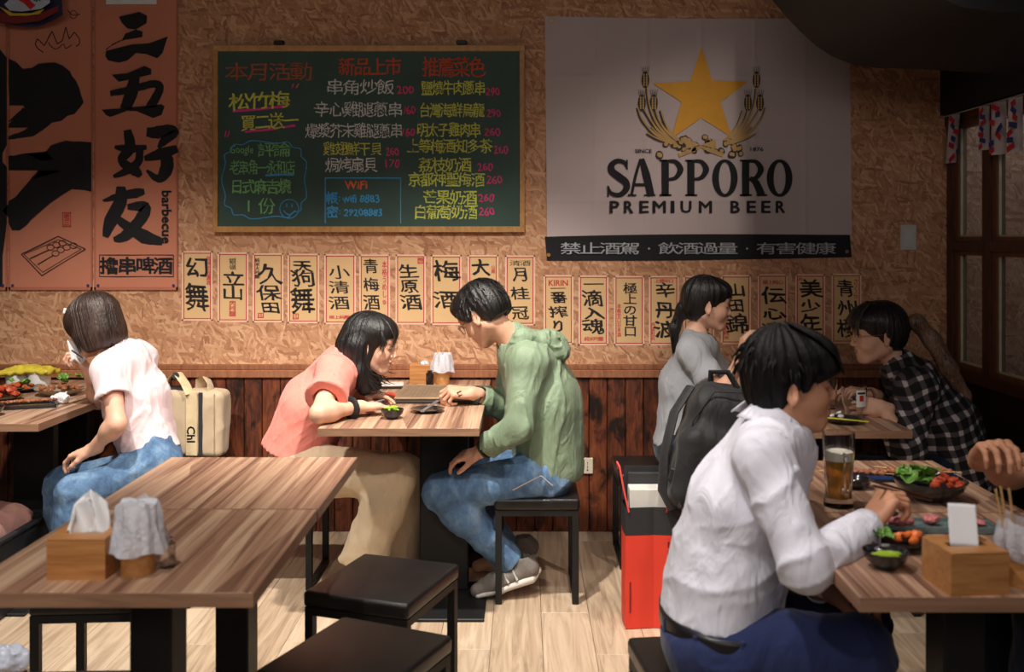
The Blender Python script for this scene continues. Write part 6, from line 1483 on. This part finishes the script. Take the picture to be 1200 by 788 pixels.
# ---------------------------------------------------------------- man in white shirt
def man_white():
    t = person('man in a white dress shirt and navy trousers seated at front right', (.455, 2.33, 0))
    H = Fr(P(924, 452, 2.32), (1, -.08, .03), (-.03, 0, 1), .98)
    B = Body(dict(pelvis=P(836, 748, 2.33), chest=P(873, 592, 2.33), shR=P(893, 536, 2.16), shL=P(914, 516, 2.50), neck=P(903, 497, 2.32),
                  elR=P(946, 668, 2.04), wrR=P(1016, 617, 2.21), elL=P(925, 640, 2.52), wrL=P(962, 688, 2.29),
                  hipR=P(845, 765, 2.24), knR=P(1004, 762, 2.15), hipL=P(845, 752, 2.42), knL=P(1006, 722, 2.46), anR=V(.735, 2.10, .12), anL=V(.86, 2.52, .12), toeR=V(.86, 2.08, .035), toeL=V(.98, 2.5, .035)), H, 1.0)
    body(t, B, SK2, [(B.J['wrR'], (.62, .28, .62), (.5, .1, -.8), [.75, .9, 1.0, 1.05], 1, dict(s=1.0, thumb=(.5, .2))), (B.J['wrL'], (.95, -.15, -.12), (-.1, 0, -.95), [.6, .7, .8, .9], -1, dict(s=1.0))], hs=.0036)
    eyes(H, t, (1, 0, -.1)); lips(H, t, (.34, .13, .1))
    NVY = cloth('navy_wool', sr(34, 44, 84), .08, fold=.004)
    trousers(t, B, NVY, .016, .03, .93, 43, amp=.010, name='navy_trousers', h=.0065, gc=((A(P(838, 738, 2.33)), A((.06, 0, 1))),))
    WSH = cloth('white_shirting', sr(222, 222, 234), .02, fold=.006, rough=.7)
    bc_ = A(P(840, 717, 2.33))
    top(t, B, WSH, .010, hem=(bc_, A((-.08, 0, -1))), seed=51, h=.0054, amp=.009, name='dress_shirt', long=True, cuff=.90, collar=.15, belly=.012, fd=(1, .1, .5), r0=.052, nh=.068,
        extra=(loft(P(838, 735, 2.33), P(850, 650, 2.33), (0, 1, 0), .160, .124, .155, .118, .04),))
    # collar
    nk = A(P(907, 491, 2.32)); F = Fr(nk, (1, 0, -.85), (.85, 0, 1))
    cm = MB()
    def cf(u, v):
        a = -2.75+5.5*u; r = .071+.017*v; x = r*.98*math.cos(a); y = r*.98*math.sin(a); z = .026-.052*v+.004*math.cos(a)-(.022*v*(abs(u-.5)*2)**4)
        return tuple(F(x, y, z))
    cm.grid(cf, 40, 5); o = part('shirt_collar', cm, WSH, t, True, True); o.modifiers.new('s', 'SOLIDIFY').thickness = .003
    for S in 'RL':
        a, b = B.J['el'+S], B.J['wr'+S]; d = nrm(b-a); c = b-d*.055
        blob('shirt_cuff', [cone(c, b+d*.02, .041, .039, .01, cuts=((c, -d), (b+d*.006, d))), cone(b-d*.02, b+d*.03, .033, .035, .002, sub=True)], WSH, t, .0038)
    bp = B.J['wrR']-nrm(B.J['wrR']-B.J['elR'])*.03
    part('cuff_button', MB().ball(bp+np.array([0, -.040, .004]), .005, (1, .4, 1)), M('pearl_button', (.3, .3, .32), .3), t, True, True)
    # seams and placket
    blt = MB(); dn = nrm(A((-.08, 0, -1)))
    bw_ = [bc_+np.array([.135*math.cos(a)+.012, .178*math.sin(a), -.006-.008*math.cos(a)]) for a in np.linspace(0, 2*PI, 48)[:-1]]
    def bf(u, v):
        a = 2*PI*u; return (bc_[0]+.004+.131*math.cos(a), bc_[1]+.184*math.sin(a), bc_[2]+.004-.040*v-.010*math.cos(a))
    o = part('belt', MB().grid(bf, 64, 3), M('black_leather_belt', (.012, .011, .012), .35), t, True, True); o.modifiers.new('s', 'SOLIDIFY').thickness = -.006
    for a in (-2.9, -2.2, -1.45, -.8): part('belt_loop', MB().box((bc_[0]+.004+.134*math.cos(a), bc_[1]+.188*math.sin(a), bc_[2]-.020), (.012, .012, .05), Matrix.Rotation(a, 3, 'Z'), .002), NVY, t, world=True)
    E_, Cn = hp(H)
    hair = [E_((-.012, 0, .054), (.104, .093, .096)), E_((-.046, 0, -.005), (.062, .080, .075), .03), E_((.050, 0, .072), (.066, .080, .050), .03), Cn((.085, -.05, .045), (.100, .02, .040), .024, .024, .02), Cn((.045, .072, .04), (.020, .080, .002), .018, .010, .015), Cn((.045, -.072, .04), (.020, -.080, .002), .018, .010, .015),
            E_((.108, 0, -.050), (.064, .10, .082), .008, True), E_((.0, .105, -.014), (.026, .030, .034), .008, True), E_((.0, -.105, -.014), (.026, .030, .034), .008, True), E_((-.02, 0, -.135), (.14, .12, .070), .015, True)]
    HB2 = hair_mat('matt_black_hair', (.003, .0028, .0028), (.009, .008, .008), .5); HB2.node_tree.nodes['Principled BSDF'].inputs['Specular IOR Level'].default_value = .15
    blob('hair', hair, HB2, t, .0036, disp=strand(H, .004, 20, 22), amp=.010)
    rr = random.Random(13); L_ = tufts(H, 240, 15, .030, lambda d: not (d[0] > .6 and d[2] < .3), lift=.001, droop=.8)
    L_ = [[q_+H.d(.002, 0, .004) for q_ in p_] for p_ in L_]
    for i in range(60):
        y = rr.uniform(-.075, .06); L_.append([H(.0, y*.5, .150), H(.06, y, .114), H(.100, y*1.05, .075), H(.114, y*1.1, .042+rr.uniform(-.012, .006))])
    locks('hair_strands', HB2, t, L_, .0045)
    hc_ = B.J['wrR']+nrm(A((.62, .28, .62)))*.10
    for d_ in (0, .01): sticks('dark chopstick held by the man in the white shirt', hc_+np.array([-.05, -.02, .02+d_]), hc_+np.array([.13, .10, -.045+d_*.5]), M('dark_wood_stick', sr(80, 50, 30), .5), .003, 'chopsticks held by the man in white')
man_white()
# ---------------------------------------------------------------- woman in plaid
def woman_plaid():
    t = person('woman in a black and white plaid shirt with a long brown ponytail at right', (1.68, 3.9, 0))
    H = Fr(P(1028, 393, 3.9), (-1, -.05, -.08), (-.08, 0, 1), .98)
    B = Body(dict(pelvis=P(1118, 549, 3.9), chest=P(1098, 492, 3.9), shL=P(1074, 456, 3.74), shR=P(1064, 443, 4.05), neck=P(1053, 428, 3.9),
                  elL=P(1064, 524, 3.68), wrL=P(1034, 478, 3.73), elR=P(1052, 505, 4.12), wrR=P(1022, 462, 4.02),
                  hipL=P(1118, 555, 3.81), knL=P(1012, 556, 3.76), anL=P(1030, 660, 3.76), toeL=P(1000, 690, 3.76), hipR=P(1118, 555, 3.99), knR=P(1012, 552, 3.99), anR=P(1030, 650, 3.99), toeR=P(1000, 670, 3.99)), H, .95, True)
    body(t, B, SK1, [(B.J['wrL'], (-.9, .05, .1), (.1, .9, -.3), [.8, .9, .9, .9], 1, dict(s=.9)), (B.J['wrR'], (-.95, -.1, .2), (0, .1, -1), .4, -1, dict(s=.92))])
    eyes(H, t); lips(H, t)
    gg = MB()
    for g in (1, -1):
        gg.tube([H(.104, g*.034+.024*math.cos(a), .004+.019*math.sin(a)) for a in np.linspace(0, 2*PI, 18)[:-1]], .0011, 5, closed=True); gg.tube([H(.10, g*.058, .010), H(.05, g*.078, .008), H(-.005, g*.083, .010)], .0011, 5)
    part('glasses', gg, M('gold_wire', sr(170, 140, 90), .3, .8), t, True, True)
    trousers(t, B, NAVYD, .010, .018, .9, 61, h=.010, name='dark_jeans')
    n = NT('black_white_plaid'); tc = n.nd('ShaderNodeTexCoord').outputs['Object']; sp_ = n.nd('ShaderNodeSeparateXYZ')
    wob = n.nd('ShaderNodeTexNoise'); wob.inputs['Scale'].default_value = 7; n.lk(tc, wob.inputs['Vector']); wm_ = n.nd('ShaderNodeVectorMath', operation='MULTIPLY_ADD'); n.lk(wob.outputs['Color'], wm_.inputs[0]); wm_.inputs[1].default_value = (.05, .05, .05); n.lk(tc, wm_.inputs[2])
    n.lk(n.coord(src=wm_.outputs[0], rot=(0, .3, 0)), sp_.inputs[0])
    def band(ax, fr_, lo, hi):
        w1 = n.math('FRACT', n.math('MULTIPLY', sp_.outputs[ax], fr_*1.35)); return n.ramp(w1, [(0, (0, 0, 0)), (lo, (0, 0, 0)), (lo+.06, (1, 1, 1)), (hi, (1, 1, 1)), (hi+.06, (0, 0, 0))])
    a_ = n.mix(.5, band(0, 12, .55, .85), band(2, 12, .55, .85), 'ADD'); 
    s_ = n.nd('ShaderNodeSeparateColor'); b1 = band(0, 15, .5, .86); b2 = band(2, 15, .5, .86)
    sm = n.math('ADD', n.math('MULTIPLY', b1, .5), n.math('MULTIPLY', b2, .5)); 
    n.base(n.ramp(sm, [(.1, sr(18, 17, 20)), (.5, sr(80, 74, 78)), (1.0, sr(200, 190, 190))])); n.b.inputs['Roughness'].default_value = .85
    n.bump(n.noise(n.coord('Object', scale=(1, 1, .5)), 13, 3), .012)
    top(t, B, n.m, .024, hem=(A(P(1118, 575, 3.9)), A((.1, 0, -1))), seed=71, h=.0066, amp=.013, name='plaid_shirt', long=True, cuff=.55, collar=.9, r0=.055, extra=(loft(P(1120, 560, 3.9), P(1106, 500, 3.9), (0, 1, 0), .19, .135, .17, .125, .05),))
    E_, Cn = hp(H)
    hair = [E_((-.018, 0, .046), (.108, .091, .092)), E_((-.048, 0, .0), (.070, .082, .075), .03), E_((.045, 0, .066), (.060, .074, .050), .03), E_((-.115, 0, .025), (.022, .022, .022), .02),
            E_((.108, 0, -.040), (.062, .10, .078), .012, True), E_((.0, .105, -.012), (.024, .026, .036), .008, True), E_((-.005, 0, -.14), (.10, .12, .072), .015, True)]
    blob('hair', hair, HAIR_BLACK, t, .004, disp=strand(H, .0028, 26, 27), amp=.008)
    K = [P(1061, 379, 3.9), P(1074, 378, 3.89), P(1092, 398, 3.88), P(1112, 432, 3.87), P(1130, 464, 3.87), P(1141, 494, 3.87)]; R_ = [.018, .030, .032, .032, .024, .008]
    blob('ponytail', [cone(a, b, r1, r2, .02) for a, b, r1, r2 in zip(K, K[1:], R_, R_[1:])], HAIR_LIGHT, t, .0045, disp=folds(9, .003, 45, fd=(.6, 0, -1)), amp=.008)
    rr = random.Random(8); L_ = []
    for i in range(90):
        a = rr.uniform(0, 6.28); q = rr.uniform(.5, 1.15)
        L_.append([A(k)+np.array([-.3*math.sin(a), math.cos(a), .7*math.sin(a)])*r_*q*(1 if j < 5 else 2.2)+np.array([0, 0, rr.uniform(-.012, .012)*(j > 3)]) for j, (k, r_) in enumerate(zip(K, R_))])
    locks('ponytail_strands', HAIR_LIGHT, t, L_, .003)
    L_ = [[H(.02, y*.4, .138), H(.07, y, .105), H(.100, y*1.1, .06), H(.104, y*1.15, .015+rr.uniform(-.02, .01))] for y in [rr.uniform(-.06, .07) for _ in range(26)]]
    locks('hair_strands', HAIR_BLACK, t, L_, .0042)
    part('hair_tie', MB().tube([A(P(1062, 379, 3.9))+np.array([.004*math.sin(a), .023*math.cos(a), .022*math.sin(a)]) for a in np.linspace(0, 2*PI, 16)[:-1]], .006, 8, closed=True), M('pale_blue_tie', sr(150, 170, 190), .6), t, True, True)
woman_plaid()
# ---------------------------------------------------------------- diner at the right edge, mostly outside the frame
def diner():
    t = person('diner in black at the right edge, only a raised fist and forearm showing', (1.6, 2.4, 0))
    H = Fr(V(1.42, 2.42, 1.24), (-1, 0, -.1), (0, 0, 1), 1.0)
    B = Body(dict(pelvis=V(1.63, 2.42, .51), chest=V(1.58, 2.42, .80), shL=V(1.50, 2.26, .98), shR=V(1.50, 2.60, .98), neck=V(1.48, 2.42, 1.05), elL=V(1.27, 2.60, .785), wrL=P(1151, 536, 2.50),
                  elR=V(1.60, 2.72, .70), wrR=V(1.50, 2.60, .56), hipL=V(1.62, 2.33, .49), knL=V(1.22, 2.32, .50), anL=V(1.2, 2.32, .1), toeL=V(1.08, 2.32, .035), hipR=V(1.62, 2.51, .49), knR=V(1.22, 2.55, .50), anR=V(1.2, 2.55, .1), toeR=V(1.08, 2.55, .035)), H, 1.0)
    body(t, B, SK2, [(B.J['wrL'], (-.08, -1, .62), (0, -.62, -1), [.72, .76, .78, .8], 1, dict(s=1.05, thumb=(.9, 1.1), spread=.05)), (B.J['wrR'], (-1, 0, -.1), (0, 0, -1), .4, 1, dict(s=1.0))], head_sp=.006)
    trousers(t, B, NAVYD, .012, .02, .9, 81, h=.011, name='dark_trousers')
    top(t, B, cloth('black_jersey', (.012, .012, .014), .2), .016, .7, (V(1.63, 2.42, .48), V(0, 0, -1)), 83, h=.009, name='black_shirt', flare=.016)
    E_, Cn = hp(H)
    blob('hair', [E_((-.018, 0, .05), (.110, .092, .092)), E_((-.05, 0, -.01), (.07, .082, .075), .03), E_((.10, 0, -.04), (.06, .1, .085), .01, True)], HAIR_BLACK, t, .007, disp=strand(H, .004, 18, 5), amp=.01)
diner()
